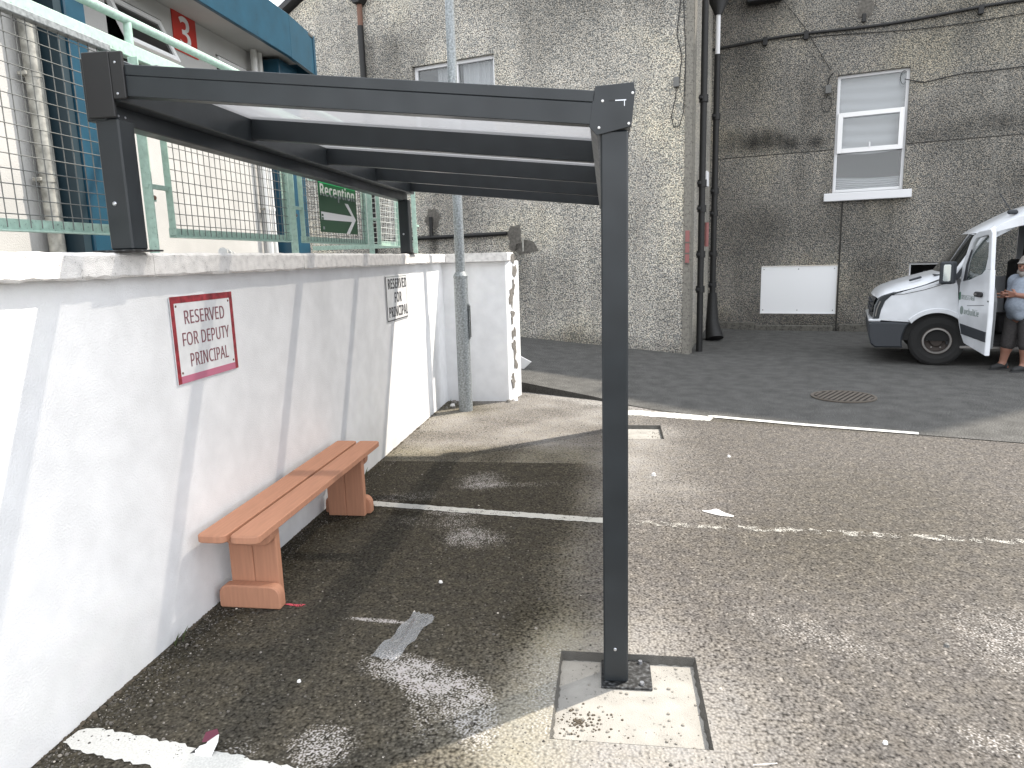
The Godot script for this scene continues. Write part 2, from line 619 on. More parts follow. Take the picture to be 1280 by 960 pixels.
# brush strokes and grain, long in z
func streaks(seed_: int, lo: float, hi: float) -> ImageTexture:
	var f := noise(seed_, 0.05, FastNoiseLite.TYPE_SIMPLEX_SMOOTH, 4)
	var s := 256
	var d := PackedByteArray()
	d.resize(s * s * 3)
	for y in s:
		for x in s:
			var q: float = 0.5 + 0.5 * f.get_noise_2d(x * 2.2, absf(y - s / 2.0) * 0.16)
			var k := int(255.0 * clampf(lerpf(lo, hi, q), 0.0, 1.0))
			var i := (y * s + x) * 3
			d[i] = k
			d[i + 1] = k
			d[i + 2] = k
	return tex(Image.create_from_data(s, s, false, Image.FORMAT_RGB8, d))

func pebbledash(seed_: int, bright: float, L: PackedByteArray) -> StandardMaterial3D:
	var s := 1024
	var f := noise(seed_, 0.085, FastNoiseLite.TYPE_CELLULAR, 1, FastNoiseLite.RETURN_DISTANCE)
	var cell := bytes(f, s, true)
	f.cellular_return_type = FastNoiseLite.RETURN_CELL_VALUE
	var val := bytes(f, s, true)
	var fine := bytes(noise(seed_ + 1, 0.2), s, true)
	var big := bytes(noise(seed_ + 2, 0.012, FastNoiseLite.TYPE_SIMPLEX_SMOOTH, 4), s, true)
	var d := PackedByteArray()
	d.resize(s * s * 3)
	var h := PackedByteArray()
	h.resize(s * s)
	for i in s * s:
		var c := cell[i] / 255.0
		var v := val[i] / 255.0
		var w := fine[i] / 255.0
		var g := big[i] / 255.0
		var stone := clampf(1.15 - c * 1.5, 0.0, 1.0)
		var k := lerpf(0.055, 0.16 + 0.28 * v, stone) * (0.7 + 0.6 * w)
		k *= lerpf(0.82, 1.14, g) * bright
		var warm := 1.0 + (v - 0.5) * 0.12
		d[i * 3] = L[clampi(int(k * 1024.0 * warm), 0, 1024)]
		d[i * 3 + 1] = L[clampi(int(k * 0.952 * 1024.0), 0, 1024)]
		d[i * 3 + 2] = L[clampi(int(k * 0.85 * 1024.0 / warm), 0, 1024)]
		h[i] = int(255.0 * clampf(stone * 0.75 + w * 0.15 + v * 0.15, 0.0, 1.0))
	var m := mat(Color(1, 1, 1), 0.95)
	m.albedo_texture = tex(Image.create_from_data(s, s, false, Image.FORMAT_RGB8, d))
	tri_map(m, 1.8)
	bump(m, tex(Image.create_from_data(s, s, false, Image.FORMAT_L8, h)), 1.6)
	return m

# damp runs, soot and algae on an old wall: [x, y, half width, length, strength] of each run
func stains(m: StandardMaterial3D, seed_: int, shift: float, runs: Array, amp := 1.0) -> void:
	var s := 560
	var f := noise(seed_, 0.35, FastNoiseLite.TYPE_SIMPLEX_SMOOTH, 4)
	var st := noise(seed_ + 1, 1.0, FastNoiseLite.TYPE_SIMPLEX_SMOOTH, 3)
	var d := PackedByteArray()
	d.resize(s * s * 3)
	for j in s:
		var y := (j + 0.5) / s * 15.0 - 0.5
		for i in s:
			var x := (i + 0.5) / s * 20.0 - 9.0 + shift
			var q := f.get_noise_2d(x, y)
			var t := st.get_noise_2d(x * 2.2, y * 0.22)
			var k := 1.0 - 0.14 * amp + (0.20 * q + 0.08 * t) * amp
			k *= 1.0 - 0.30 * amp * clampf((0.35 + 0.5 * q - y) / 0.4, 0.0, 1.0)
			for r in runs:
				var dy: float = r[1] - y
				if dy > -0.35 and dy < r[3]:
					var dx: float = absf(x - r[0]) / r[2] - 0.25 * t
					if dx < 1.0:
						k *= 1.0 - r[4] * (1.0 - dx * dx) * minf(1.0, 1.0 - dy / r[3]) * smoothstep(-0.35, 0.12, dy + 0.5 * q) * clampf(0.8 + 0.9 * t, 0.3, 1.2)
			k = clampf(k, 0.25, 1.0)
			var gr := clampf(q * 0.09, 0.0, 0.05) * amp
			var o := (j * s + i) * 3
			d[o] = int(255 * k)
			d[o + 1] = int(255 * k * (1.0 - gr * 0.22))
			d[o + 2] = int(255 * k * (1.0 - gr))
	m.detail_enabled = true
	m.detail_blend_mode = BaseMaterial3D.BLEND_MODE_MUL
	m.detail_uv_layer = BaseMaterial3D.DETAIL_UV_2
	m.detail_albedo = tex(Image.create_from_data(s, s, false, Image.FORMAT_RGB8, d))

func asphalt(L: PackedByteArray) -> StandardMaterial3D:
	var s := 1024
	var a := bytes(noise(71, 0.22), s, true)
	var b := bytes(noise(72, 0.01, FastNoiseLite.TYPE_SIMPLEX_SMOOTH, 4), s, true)
	var d := PackedByteArray()
	d.resize(s * s * 3)
	var h := PackedByteArray()
	h.resize(s * s)
	for i in s * s:
		var q := a[i] / 255.0
		var k := 0.097 * (0.55 + 0.8 * q * q + 0.28 * q) * lerpf(0.74, 1.2, b[i] / 255.0)
		if q > 0.80:
			k *= 1.5
		elif q < 0.22:
			k *= 0.6
		d[i * 3] = L[clampi(int(k * 1024.0), 0, 1024)]
		d[i * 3 + 1] = L[clampi(int(k * 0.985 * 1024.0), 0, 1024)]
		d[i * 3 + 2] = L[clampi(int(k * 0.94 * 1024.0), 0, 1024)]
		h[i] = int(255.0 * q)
	var m := mat(Color(1, 1, 1), 0.95)
	m.metallic_specular = 0.25
	m.albedo_texture = tex(Image.create_from_data(s, s, false, Image.FORMAT_RGB8, d))
	tri_map(m, 2.9, true)
	bump(m, tex(Image.create_from_data(s, s, false, Image.FORMAT_L8, h)), 0.5)
	return m

# ---------------------------------------------------------------- the car park surface
const GX := -0.3
const GZ := -8.6
const GS := 7.0

func blob(m: PackedFloat32Array, s: int, x: float, z: float, rx: float, rz: float, turn: float, amp: float, soft := 1.0) -> void:
	var k := s / GS
	var r: float = max(rx, rz) * 1.8
	var ca := cos(turn)
	var sa := sin(turn)
	for j in range(maxi(0, int((z - r - GZ) * k)), mini(s, int((z + r - GZ) * k) + 1)):
		for i in range(maxi(0, int((x - r - GX) * k)), mini(s, int((x + r - GX) * k) + 1)):
			var dx := i / k + GX - x
			var dz := j / k + GZ - z
			var u := (dx * ca + dz * sa) / rx
			var w := (-dx * sa + dz * ca) / rz
			var q := 1.0 - (u * u + w * w) / 2.6
			if q > 0.0:
				m[j * s + i] = minf(1.0, m[j * s + i] + amp * pow(q, soft))

func to_bytes(m: PackedFloat32Array, s: int, big: int) -> PackedByteArray:
	var b := PackedByteArray()
	b.resize(s * s)
	for i in s * s:
		b[i] = int(255.0 * clampf(m[i], 0.0, 1.0))
	var im := Image.create_from_data(s, s, false, Image.FORMAT_L8, b)
	im.resize(big, big, Image.INTERPOLATE_CUBIC)
	return im.get_data()

func lot_material(L: PackedByteArray) -> StandardMaterial3D:
	var s := 448
	var big := 2048
	var dust := PackedFloat32Array()
	dust.resize(s * s)
	var pow_ := dust.duplicate()
	var shade_damp := dust.duplicate()
	var macro := noise(81, 0.9, FastNoiseLite.TYPE_SIMPLEX_SMOOTH, 4)
	for j in s:
		for i in s:
			var x := GX + (i + 0.5) * GS / s
			var z := GZ + (j + 0.5) * GS / s
			var q := macro.get_noise_2d(x, z)
			# cement dust where the pads were cast, thinning out to the right
			var reach := 2.75 + 0.5 * macro.get_noise_2d(z * 0.5, 9.0) - 0.10 * (z + 5.0)
			var d := clampf((reach - x) / 1.0, 0.0, 1.0) * 0.72
			d *= clampf((z + 8.6) / 0.4 + 0.4, 0.0, 1.0)
			if z < -5.4:
				d = maxf(d, clampf((-5.4 - z) / 0.7, 0.0, 1.0) * clampf((2.9 - x) / 0.9, 0.0, 1.0) * 0.85)
			if x < 1.75 and z > -5.5:
				d *= clampf((x - 1.45) / 0.3, 0.0, 1.0)
			dust[j * s + i] = clampf(d + q * 0.20, 0.0, 1.0) * (0.8 + 0.4 * q)
			# shade under the roof painted into the tarmac, and damp along the wall
			shade_damp[j * s + i] = clampf((1.9 - x) / 0.25, 0.0, 1.0) * clampf((z + 6.1) / 0.3, 0.0, 1.0) * 0.75 + clampf(0.35 - x, 0.0, 0.35) * 0.6
	blob(dust, s, 2.02, -2.45, 0.6, 0.5, 0.0, 0.6)
	blob(dust, s, 1.85, -1.95, 0.8, 0.35, 0.1, 0.3)
	blob(dust, s, 2.3, -5.6, 0.35, 1.2, 0.0, 0.35)
	for p in [[0.95, -5.04, 0.16, 0.2, 0.1, 0.62], [1.25, -4.95, 0.35, 0.06, -0.15, 0.4], [1.14, -3.93, 0.15, 0.13, 0.0, 0.65], [1.0, -4.12, 0.12, 0.3, 0.2, 0.35], [0.45, -4.62, 0.3, 0.12, -0.3, 0.42], [0.72, -4.2, 0.22, 0.12, 0.0, 0.36], [0.86, -4.36, 0.13, 0.05, 0.0, 0.5],
			[1.03, -2.58, 0.12, 0.09, 0.3, 0.75], [1.18, -2.50, 0.12, 0.1, 0.4, 0.55], [1.24, -2.36, 0.07, 0.2, -0.2, 0.5], [1.42, -2.33, 0.08, 0.2, -0.35, 0.85], [0.94, -2.07, 0.1, 0.1, 0.0, 0.8], [0.66, -2.02, 0.08, 0.06, 0.0, 0.4], [0.85, -2.93, 0.13, 0.014, 0.05, 1.1],
			[2.79, -3.0, 0.35, 0.12, 0.55, 0.4], [3.68, -2.98, 0.3, 0.3, 0.0, 0.5], [3.22, -2.32, 0.2, 0.09, 0.3, 0.42], [1.7, -2.5, 0.12, 0.35, 0.0, 0.45], [2.05, -4.35, 0.25, 0.08, 0.0, 0.35], [2.25, -5.2, 0.06, 0.12, 0.0, 0.45], [1.6, -8.0, 1.1, 0.12, 0.55, 0.5], [2.45, -7.3, 0.5, 0.1, 0.25, 0.5], [1.75, -7.55, 0.5, 0.25, 0.2, 0.3], [2.6, -6.6, 0.3, 0.3, 0.0, 0.3]]:
		blob(pow_, s, p[0], p[1], p[2], p[3], p[4], p[5])
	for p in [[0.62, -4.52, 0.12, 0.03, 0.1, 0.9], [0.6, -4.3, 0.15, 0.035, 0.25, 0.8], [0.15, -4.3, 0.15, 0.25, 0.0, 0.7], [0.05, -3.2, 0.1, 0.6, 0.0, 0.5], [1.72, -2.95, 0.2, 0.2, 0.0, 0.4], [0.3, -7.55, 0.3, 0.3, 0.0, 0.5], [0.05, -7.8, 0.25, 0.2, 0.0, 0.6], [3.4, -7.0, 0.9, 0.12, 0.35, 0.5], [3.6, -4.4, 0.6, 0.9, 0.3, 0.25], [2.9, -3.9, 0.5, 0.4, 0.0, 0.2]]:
		blob(shade_damp, s, p[0], p[1], p[2], p[3], p[4], p[5])
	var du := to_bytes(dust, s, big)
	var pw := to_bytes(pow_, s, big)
	var dm := to_bytes(shade_damp, s, big)
	var fa := bytes(noise(91, 0.30), big)
	var fb := bytes(noise(92, 0.085, FastNoiseLite.TYPE_SIMPLEX_SMOOTH, 2), big)
	var cf := noise(93, 0.27, FastNoiseLite.TYPE_CELLULAR, 1, FastNoiseLite.RETURN_DISTANCE)
	var fc := bytes(cf, big)
	cf.cellular_return_type = FastNoiseLite.RETURN_CELL_VALUE
	var fv := bytes(cf, big)
	var fd := bytes(noise(94, 0.028, FastNoiseLite.TYPE_SIMPLEX_SMOOTH, 3), big)
	var d := PackedByteArray()
	d.resize(big * big * 3)
	var h := PackedByteArray()
	h.resize(big * big)
	var i255 := 1.0 / 255.0
	for i in big * big:
		var a := fa[i] * i255
		var b := fb[i] * i255
		var c := fc[i] * i255
		var v := fv[i] * i255
		var u := du[i] * i255
		var w := pw[i] * i255 * (0.25 + 0.9 * b + 0.75 * fd[i] * i255)
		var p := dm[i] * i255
		var stone := clampf(1.25 - c * 1.6, 0.0, 1.0)
		var k := 0.076 + stone * (0.040 + 0.052 * v * v) + (a - 0.5) * 0.075
		if c > 0.66:
			k *= 0.5
		k *= 0.70 + 0.6 * b
		if v > 0.95:
			k *= 1.35
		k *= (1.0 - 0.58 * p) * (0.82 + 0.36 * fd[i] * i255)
		# dust settles on the high stones and leaves the pits dark
		var film := clampf((u * 1.5 - 0.35) + (stone - 0.55) * 0.7 + (b - 0.5) * 0.7, 0.0, 1.0) * u
		k = lerpf(k, (0.205 + 0.14 * a) * (0.86 + 0.2 * stone), film * 0.92)
		var pd := clampf((w * 0.85 - 0.52 + (a - 0.5) * 1.25) * 3.2, 0.0, 1.0)
		k = lerpf(k, 0.38, pd * minf(1.0, w * 2.0))
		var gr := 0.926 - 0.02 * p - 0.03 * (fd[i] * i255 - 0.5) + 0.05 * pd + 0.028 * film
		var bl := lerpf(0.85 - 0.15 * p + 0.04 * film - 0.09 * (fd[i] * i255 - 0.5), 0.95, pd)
		d[i * 3] = L[clampi(int(k * 1024.0), 0, 1024)]
		d[i * 3 + 1] = L[clampi(int(k * gr * 1024.0), 0, 1024)]
		d[i * 3 + 2] = L[clampi(int(k * bl * 1024.0), 0, 1024)]
		h[i] = int(255.0 * clampf(stone * 0.55 + a * 0.22 + v * 0.12 + b * 0.2 - 0.05, 0.0, 1.0))
	var m := mat(Color(1, 1, 1), 1.0)
	m.metallic_specular = 0.12
	m.albedo_texture = tex(Image.create_from_data(big, big, false, Image.FORMAT_RGB8, d))
	m.texture_repeat = true
	bump(m, tex(Image.create_from_data(big, big, false, Image.FORMAT_L8, h)), 0.8)
	return m

# worn road paint: white with holes
func paint_material(seed_: int, cut: float, c: Color) -> StandardMaterial3D:
	var s := 512
	var a := bytes(noise(seed_, 0.16, FastNoiseLite.TYPE_SIMPLEX_SMOOTH, 2), s, true)
	var b := bytes(noise(seed_ + 1, 0.018, FastNoiseLite.TYPE_SIMPLEX_SMOOTH, 3), s, true)
	var d := PackedByteArray()
	d.resize(s * s * 4)
	for i in s * s:
		var q := a[i] / 255.0 * 0.5 + b[i] / 255.0 * 0.5
		var k := 0.86 + 0.14 * (a[i] / 255.0)
		d[i * 4] = int(255 * k)
		d[i * 4 + 1] = int(254 * k)
		d[i * 4 + 2] = int(250 * k)
		d[i * 4 + 3] = 255 if q > cut else 0
	var m := mat(c, 0.8)
	m.albedo_texture = tex(Image.create_from_data(s, s, false, Image.FORMAT_RGBA8, d))
	m.transparency = BaseMaterial3D.TRANSPARENCY_ALPHA_SCISSOR
	m.alpha_scissor_threshold = 0.5
	tri_map(m, 0.9, true)
	return m

# a strip of paint lying on the ground along a line, with ragged edges
func strip(pts: Array, width: float, y: float, rag := 0.006) -> G:
	var g := G.new()
	for i in pts.size() - 1:
		var a: Vector2 = pts[i]
		var b: Vector2 = pts[i + 1]
		var d := (b - a).normalized()
		var o := Vector2(-d.y, d.x) * width * 0.5
		var steps := int((b - a).length() / 0.02) + 1
		var l := []
		for k in steps + 1:
			var c := a.lerp(b, float(k) / steps)
			var taper := 1.0
			if i == 0:
				taper = minf(1.0, 0.55 + k * 0.12)
			var r1 := rng.randf_range(-rag, rag)
			var r2 := rng.randf_range(-rag, rag)
			l.append([c + o * taper + o.normalized() * r1, c - o * taper + o.normalized() * r2])
		for k in steps:
			g.face([V(l[k][0].x, y, l[k][0].y), V(l[k][1].x, y, l[k][1].y), V(l[k + 1][1].x, y, l[k + 1][1].y), V(l[k + 1][0].x, y, l[k + 1][0].y)], Vector3.UP)
	return g

# ---------------------------------------------------------------- ground, road, walkway
func rise(x: float, z: float) -> float:
	var s := x * 0.956 + z * 0.292
	return 0.006 + 0.075 * minf(4.0, maxf(0.0, -0.3 - s))

const EDGE := [Vector2(-14, -9.3), Vector2(0.2, -9.0), Vector2(0.63, -8.72), Vector2(1.74, -8.07), Vector2(2.47, -7.45), Vector2(2.92, -7.22), Vector2(4.66, -6.50), Vector2(9, -4.9), Vector2(16, -2.0), Vector2(60, 10)]

func edge_z(x: float) -> float:
	for i in EDGE.size() - 1:
		if x <= EDGE[i + 1].x:
			return lerpf(EDGE[i].y, EDGE[i + 1].y, (x - EDGE[i].x) / (EDGE[i + 1].x - EDGE[i].x))
	return EDGE[-1].y

func build_ground() -> Node3D:
	var xs := [GX, 1.73, 1.86, 2.285, 2.40, GX + GS]
	var zs := [GZ, -6.83, -6.30, -2.745, -2.185, GZ + GS]
	var g := G.new()
	for i in 5:
		for j in 5:
			if (i == 1 or i == 2) and j == 3 or (i == 2 or i == 3) and j == 1:
				continue
			var t := func(x: float, z: float) -> Vector2:
				return Vector2((x - GX) / GS, (z - GZ) / GS)
			g.quad_uv(V(xs[i], 0, zs[j]), V(xs[i + 1], 0, zs[j]), V(xs[i + 1], 0, zs[j + 1]), V(xs[i], 0, zs[j + 1]), Vector3.UP, t.call(xs[i], zs[j]), t.call(xs[i + 1], zs[j]), t.call(xs[i + 1], zs[j + 1]), t.call(xs[i], zs[j + 1]))
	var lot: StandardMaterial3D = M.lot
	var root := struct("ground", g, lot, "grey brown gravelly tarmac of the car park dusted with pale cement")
	var far := G.new()
	var x0 := GX
	var x1 := GX + GS
	var z1 := GZ + GS
	for q in [[x0, z1, x1, 30.0], [x1, -80.0, 80.0, 30.0], [-80.0, -80.0, x0, 30.0], [x0, -80.0, x1, GZ]]:
		far.face([V(q[0], 0, q[1]), V(q[2], 0, q[1]), V(q[2], 0, q[3]), V(q[0], 0, q[3])], Vector3.UP)
	part("tarmac_surround", far, M.lot_far, root)
	# recessed pads with broken edges
	for p in [[1.73, 2.285, -2.745, -2.185, "pale square concrete pad set in the tarmac at the near post"], [1.86, 2.40, -6.83, -6.30, "pale concrete pad at the far end of the shelter"]]:
		var b := G.new()
		b.box2(V(p[0] - 0.05, -0.2, p[2] - 0.05), V(p[1] + 0.05, -0.036, p[3] + 0.05))
		part("concrete_pad", b, M.concrete, root, p[4])
		var w := G.new()
		for side in 4:
			var a: Vector2 = [Vector2(p[0], p[2]), Vector2(p[1], p[2]), Vector2(p[1], p[3]), Vector2(p[0], p[3])][side]
			var c: Vector2 = [Vector2(p[1], p[2]), Vector2(p[1], p[3]), Vector2(p[0], p[3]), Vector2(p[0], p[2])][side]
			var inw := Vector2(-(c - a).normalized().y, (c - a).normalized().x)
			var top := []
			var bot := []
			for k in 29:
				var q := a.lerp(c, k / 28.0)
				var o := inw * rng.randf_range(-0.002, 0.006)
				top.append(V(q.x, 0.001, q.y))
				var r := inw * rng.randf_range(0.002, 0.014)
				bot.append(V(q.x + o.x + r.x, -0.038, q.y + o.y + r.y))
			for k in 28:
				w.face([top[k], top[k + 1], bot[k + 1], bot[k]], V(inw.x, 0.2, inw.y))
		part("pad_edge", w, M.dusty_edge, root)
	# paint
	var faint := paint_material(105, 0.585, lin(0.40, 0.39, 0.37))
	var fair := paint_material(101, 0.30, lin(0.60, 0.60, 0.585))
	var good := paint_material(103, 0.22, lin(0.66, 0.665, 0.66))
	part("parking_line", strip([Vector2(0.02, -2.02), Vector2(0.9, -1.895), Vector2(1.9, -1.75)], 0.118, 0.003, 0.008), good, root, "wide white parking line at the near edge of the tarmac")
	part("parking_line", strip([Vector2(0.2, -4.49), Vector2(1.0, -4.372), Vector2(1.95, -4.25)], 0.085, 0.003, 0.006), fair, root, "white parking line running from the bench under the shelter")
	part("parking_line", strip([Vector2(1.95, -4.25), Vector2(3.31, -4.15), Vector2(4.6, -4.07)], 0.075, 0.003, 0.012), faint, root, "worn broken remains of a parking line in the sun")
	part("road_edge_line", strip([Vector2(2.9, -7.22), Vector2(3.7, -6.88), Vector2(4.64, -6.55)], 0.085, 0.0085, 0.003), good, root, "crisp white line along the edge of the road")
	part("painted_edge", strip([Vector2(2.05, -7.42), Vector2(2.5, -7.28), Vector2(2.93, -7.12)], 0.24, 0.0035, 0.02), fair, root, "broad whitened strip along the low kerb")
	part("paint_mark", strip([Vector2(0.35, -3.03), Vector2(0.45, -3.022)], 0.024, 0.003, 0.004), paint_material(109, 0.5, lin(0.62, 0.09, 0.13)), root, "pink spray mark beside the bench foot")
	return root

func build_road() -> void:
	var cols := []
	var x := -14.0
	while x < 60.0:
		cols.append(x)
		x += 0.25 if x > -1.0 and x < 6.0 else 1.5
	var rows := [0.0, 0.4, 0.8, 1.3, 2.0, 3.0, 4.5, 6.5, 10.0, 20.0, 70.0]
	var p := []
	for i in cols.size():
		var l := []
		for r in rows:
			var z = edge_z(cols[i]) - r
			l.append(V(cols[i], rise(cols[i], z), z))
		p.append(l)
	var g := G.new()
	g.sheet(p)
	var root := struct("road", g, M.road, "smooth grey tarmac road in the shade of the old building")
	var k := G.new()
	var xx := 0.0
	while xx < 4.9:
		var hh := rise(xx, edge_z(xx))
		var h2 := rise(xx + 0.04, edge_z(xx + 0.04))
		var a := V(xx, hh + 0.001, edge_z(xx))
		var b := V(xx + 0.04, h2 + 0.001, edge_z(xx + 0.04))
		var wob := rng.randf_range(0.0, 0.035)
		var c := V(xx + 0.04, -0.02, edge_z(xx + 0.04) + 0.02 + wob * hh * 8.0)
		var d := V(xx, -0.02, edge_z(xx) + 0.02 + wob * hh * 8.0)
		k.face([a, b, c, d], V(0.3, 0.3, 1))
		xx += 0.04
	part("kerb_edge", k, M.edge_dark, root, "dark broken edge where the road surface stops")
	# round ribbed cover
	var c := thing("manhole_cover", "round rusty brown ribbed cover set in the road", "manhole cover", V(4.5, rise(4.5, -8.2) + 0.004, -8.2), 1.0)
	var rg := G.new()
	rg.lathe([Vector2(0.34, 0.0), Vector2(0.34, 0.012), Vector2(0.31, 0.012), Vector2(0.31, 0.004)], 36)
	part("frame", rg, M.cover, c)
	var pl := G.new()
	pl.lathe([Vector2(0.31, 0.004), Vector2(0.001, 0.004)], 36)
	part("plate", pl, M.cover_low, c)
	for i in range(-5, 6):
		var o := i * 0.055
		var half := sqrt(maxf(0.0, 0.295 * 0.295 - o * o))
		for s in [-1.0, 1.0]:
			var rb := G.new()
			rb.box(V(s * half * 0.5, 0.009, o), V(half - 0.012, 0.012, 0.032), 0.004)
			part("rib", rb, M.cover, c)

func build_walkway() -> void:
	var g := G.new()
	g.box2(V(-12, -0.3, -8.25), V(-0.23, 1.50, 6))
	struct("raised_walkway", g, M.plinth, "raised concrete walkway behind the white wall")

# ---------------------------------------------------------------- the white wall
func ragged(a: float, b: float, n: int, amp: float) -> Array:
	var l := []
	for i in n + 1:
		l.append([lerpf(a, b, float(i) / n), rng.randf_range(-amp, amp)])
	return l

func build_wall() -> void:
	var w := thing("boundary_wall", "long white rendered wall with a thick coping beside the bench", "wall", V(0, 0, 0))
	var g := G.new()
	g.box2(V(-0.22, -0.2, -8.35), V(0, 1.617, 3.0))
	g.planar = Vector2(20.0, 15.0)
	part("wall_face", g, M.render, w)
	var r := G.new()
	r.prism([Vector2(-0.05, 8.0), Vector2(0.735, 8.0), Vector2(0.835, 8.37), Vector2(-0.05, 8.37)], 1.817, Transform3D(Basis(V(1, 0, 0), V(0, 0, -1), V(0, 1, 0)), V(0, -0.2, 0)), 0.008)
	r.planar = Vector2(20.0, 15.0)
	part("return_wall", r, M.render, w)
	# broken render up the end of the return
	var ex := V(0.10, 0, -0.37).normalized()
	var en := V(0.37, 0, 0.10).normalized()
	var t := Transform3D(Basis(ex, Vector3.UP, en), V(0.735, 0, -8.0))
	var y := 0.12
	while y < 1.58:
		var h := rng.randf_range(0.06, 0.26)
		var a := rng.randf_range(0.06, 0.17)
		var b := a + rng.randf_range(0.05, 0.17)
		var pts := []
		for k in 9:
			var an := TAU * k / 9.0
			var q := rng.randf_range(0.35, 1.2)
			pts.append(Vector2((a + b) / 2 + (b - a) / 2 * cos(an) * q, y + h / 2 + h / 2 * sin(an) * q))
		var s := G.new()
		s.prism(pts, rng.randf_range(0.004, 0.012), t)
		part("broken_render", s, M.rubble, w)
		y += h * rng.randf_range(0.45, 1.05)
	var z := 3.0
	for zn in [1.55, 0.1, -1.32, -2.74, -4.2, -5.65, -7.1, -7.93]:
		var c := G.new()
		coping(c, V(-0.27, 1.617, zn + 0.004), V(0.06, 1.717, z))
		part("coping_stone", c, M.coping, w)
		z = zn
	var c2 := G.new()
	coping(c2, V(-0.27, 1.617, -8.42), V(0.775, 1.717, -7.934))
	part("coping_stone", c2, M.coping, w)
	# a few stems and crumbs at the foot
	for p in [[0.03, -2.62], [0.04, -2.66], [0.02, -4.62], [0.05, -7.9], [0.02, -5.1]]:
		var wd := solo("weed", weed(), M.leaf, ["thin weed growing at the wall foot nearest the camera", "second thin weed at the near wall foot", "small weed at the wall foot by the far bench leg", "tiny weed in the corner by the lamp post", "tiny weed at the wall foot beyond the bench"][[[0.03, -2.62], [0.04, -2.66], [0.02, -4.62], [0.05, -7.9], [0.02, -5.1]].find(p)], "weed", "weeds at the wall foot")
		wd.position = V(p[0], 0, p[1])
	for i in 9:
		var q = [V(0.12, 0, -7.72), V(0.2, 0, -7.8), V(0.07, 0, -7.62), V(0.26, 0, -7.84), V(0.1, 0, -7.88), V(0.16, 0, -7.6), V(0.80, 0, -8.05), V(0.74, 0, -7.93), V(0.33, 0, -7.74)][i]
		var st := G.new()
		var s := rng.randf_range(0.018, 0.042)
		lump(st, s)
		var nm := solo("stone", st, M.rubble if i % 3 else M.paper, ["grey stone in the wall corner nearest the lamp post", "flat grey stone behind the lamp post", "small stone against the white wall", "stone between lamp post and return wall", "pale chip deep in the wall corner", "loose stone left of the lamp post base", "white chip at the foot of the broken wall end", "grey stone before the broken wall end", "stone right behind the lamp post foot"][i], "stone", "loose stones by the wall corner")
		nm.position = q + V(0, s * 0.3, 0)

func coping(g: G, a: Vector3, b: Vector3) -> void:
	# a slab whose front arris is a little chipped and wavy
	var n := int(absf(b.z - a.z) / 0.05) + 2
	var sec := [Vector2(a.x, a.y), Vector2(b.x - 0.008, a.y), Vector2(b.x, a.y + 0.01), Vector2(b.x, b.y - 0.012), Vector2(b.x - 0.012, b.y), Vector2(a.x, b.y)]
	var rows := []
	for i in n:
		var z := lerpf(a.z, b.z, float(i) / (n - 1))
		var row := []
		for k in sec.size():
			var q: Vector2 = sec[k]
			if k == 1 or k == 2:
				q.y += rng.randf_range(-0.004, 0.004)
				q.x += rng.randf_range(-0.003, 0.001)
			elif k == 3 or k == 4:
				q.y += rng.randf_range(-0.005, 0.001)
				q.x += rng.randf_range(-0.003, 0.001)
			row.append(V(q.x, q.y, z))
		rows.append(row)
	for i in n - 1:
		for k in sec.size():
			var j := (k + 1) % sec.size()
			g.face([rows[i][k], rows[i][j], rows[i + 1][j], rows[i + 1][k]], V((sec[k].x + sec[j].x) / 2 - (a.x + b.x) / 2, ((sec[k].y + sec[j].y) / 2 - (a.y + b.y) / 2) * 4.0, 0))
	g.face(rows[0], V(0, 0, -1))
	g.face(rows[-1], V(0, 0, 1))

func lump(g: G, s: float) -> void:
	var pts := []
	for k in 8:
		var a := TAU * k / 8.0
		var q := rng.randf_range(0.7, 1.1) * s
		pts.append([V(cos(a) * q, -s * 0.3, sin(a) * q), V(cos(a + 0.2) * q * 0.7, s * rng.randf_range(0.35, 0.6), sin(a + 0.2) * q * 0.7)])
	var top := V(0, s * 0.65, 0)
	for k in 8:
		var j := (k + 1) % 8
		g.face([pts[k][0], pts[j][0], pts[j][1]], pts[k][0] + V(0, s * 0.5, 0))
		g.face([pts[k][0], pts[j][1], pts[k][1]], pts[k][0] + V(0, s * 0.5, 0))
		g.face([pts[k][1], pts[j][1], top], Vector3.UP)

func weed() -> G:
	var g := G.new()
	for k in 7:
		var a := rng.randf() * TAU
		var h := rng.randf_range(0.025, 0.07)
		var lean := V(cos(a), 0, sin(a)) * h * rng.randf_range(0.2, 0.7)
		lean.x = absf(lean.x)
		var s := V(sin(a), 0, -cos(a)) * 0.0035
		g.face([s * 0.6, -s * 0.6, V(0, h * 0.6, 0) + lean * 0.4 - s, V(0, h * 0.6, 0) + lean * 0.4 + s], V(cos(a), 0.3, sin(a)))
		g.face([V(0, h * 0.6, 0) + lean * 0.4 - s, V(0, h, 0) + lean, V(0, h * 0.6, 0) + lean * 0.4 + s], V(cos(a), 0.3, sin(a)))
	return g

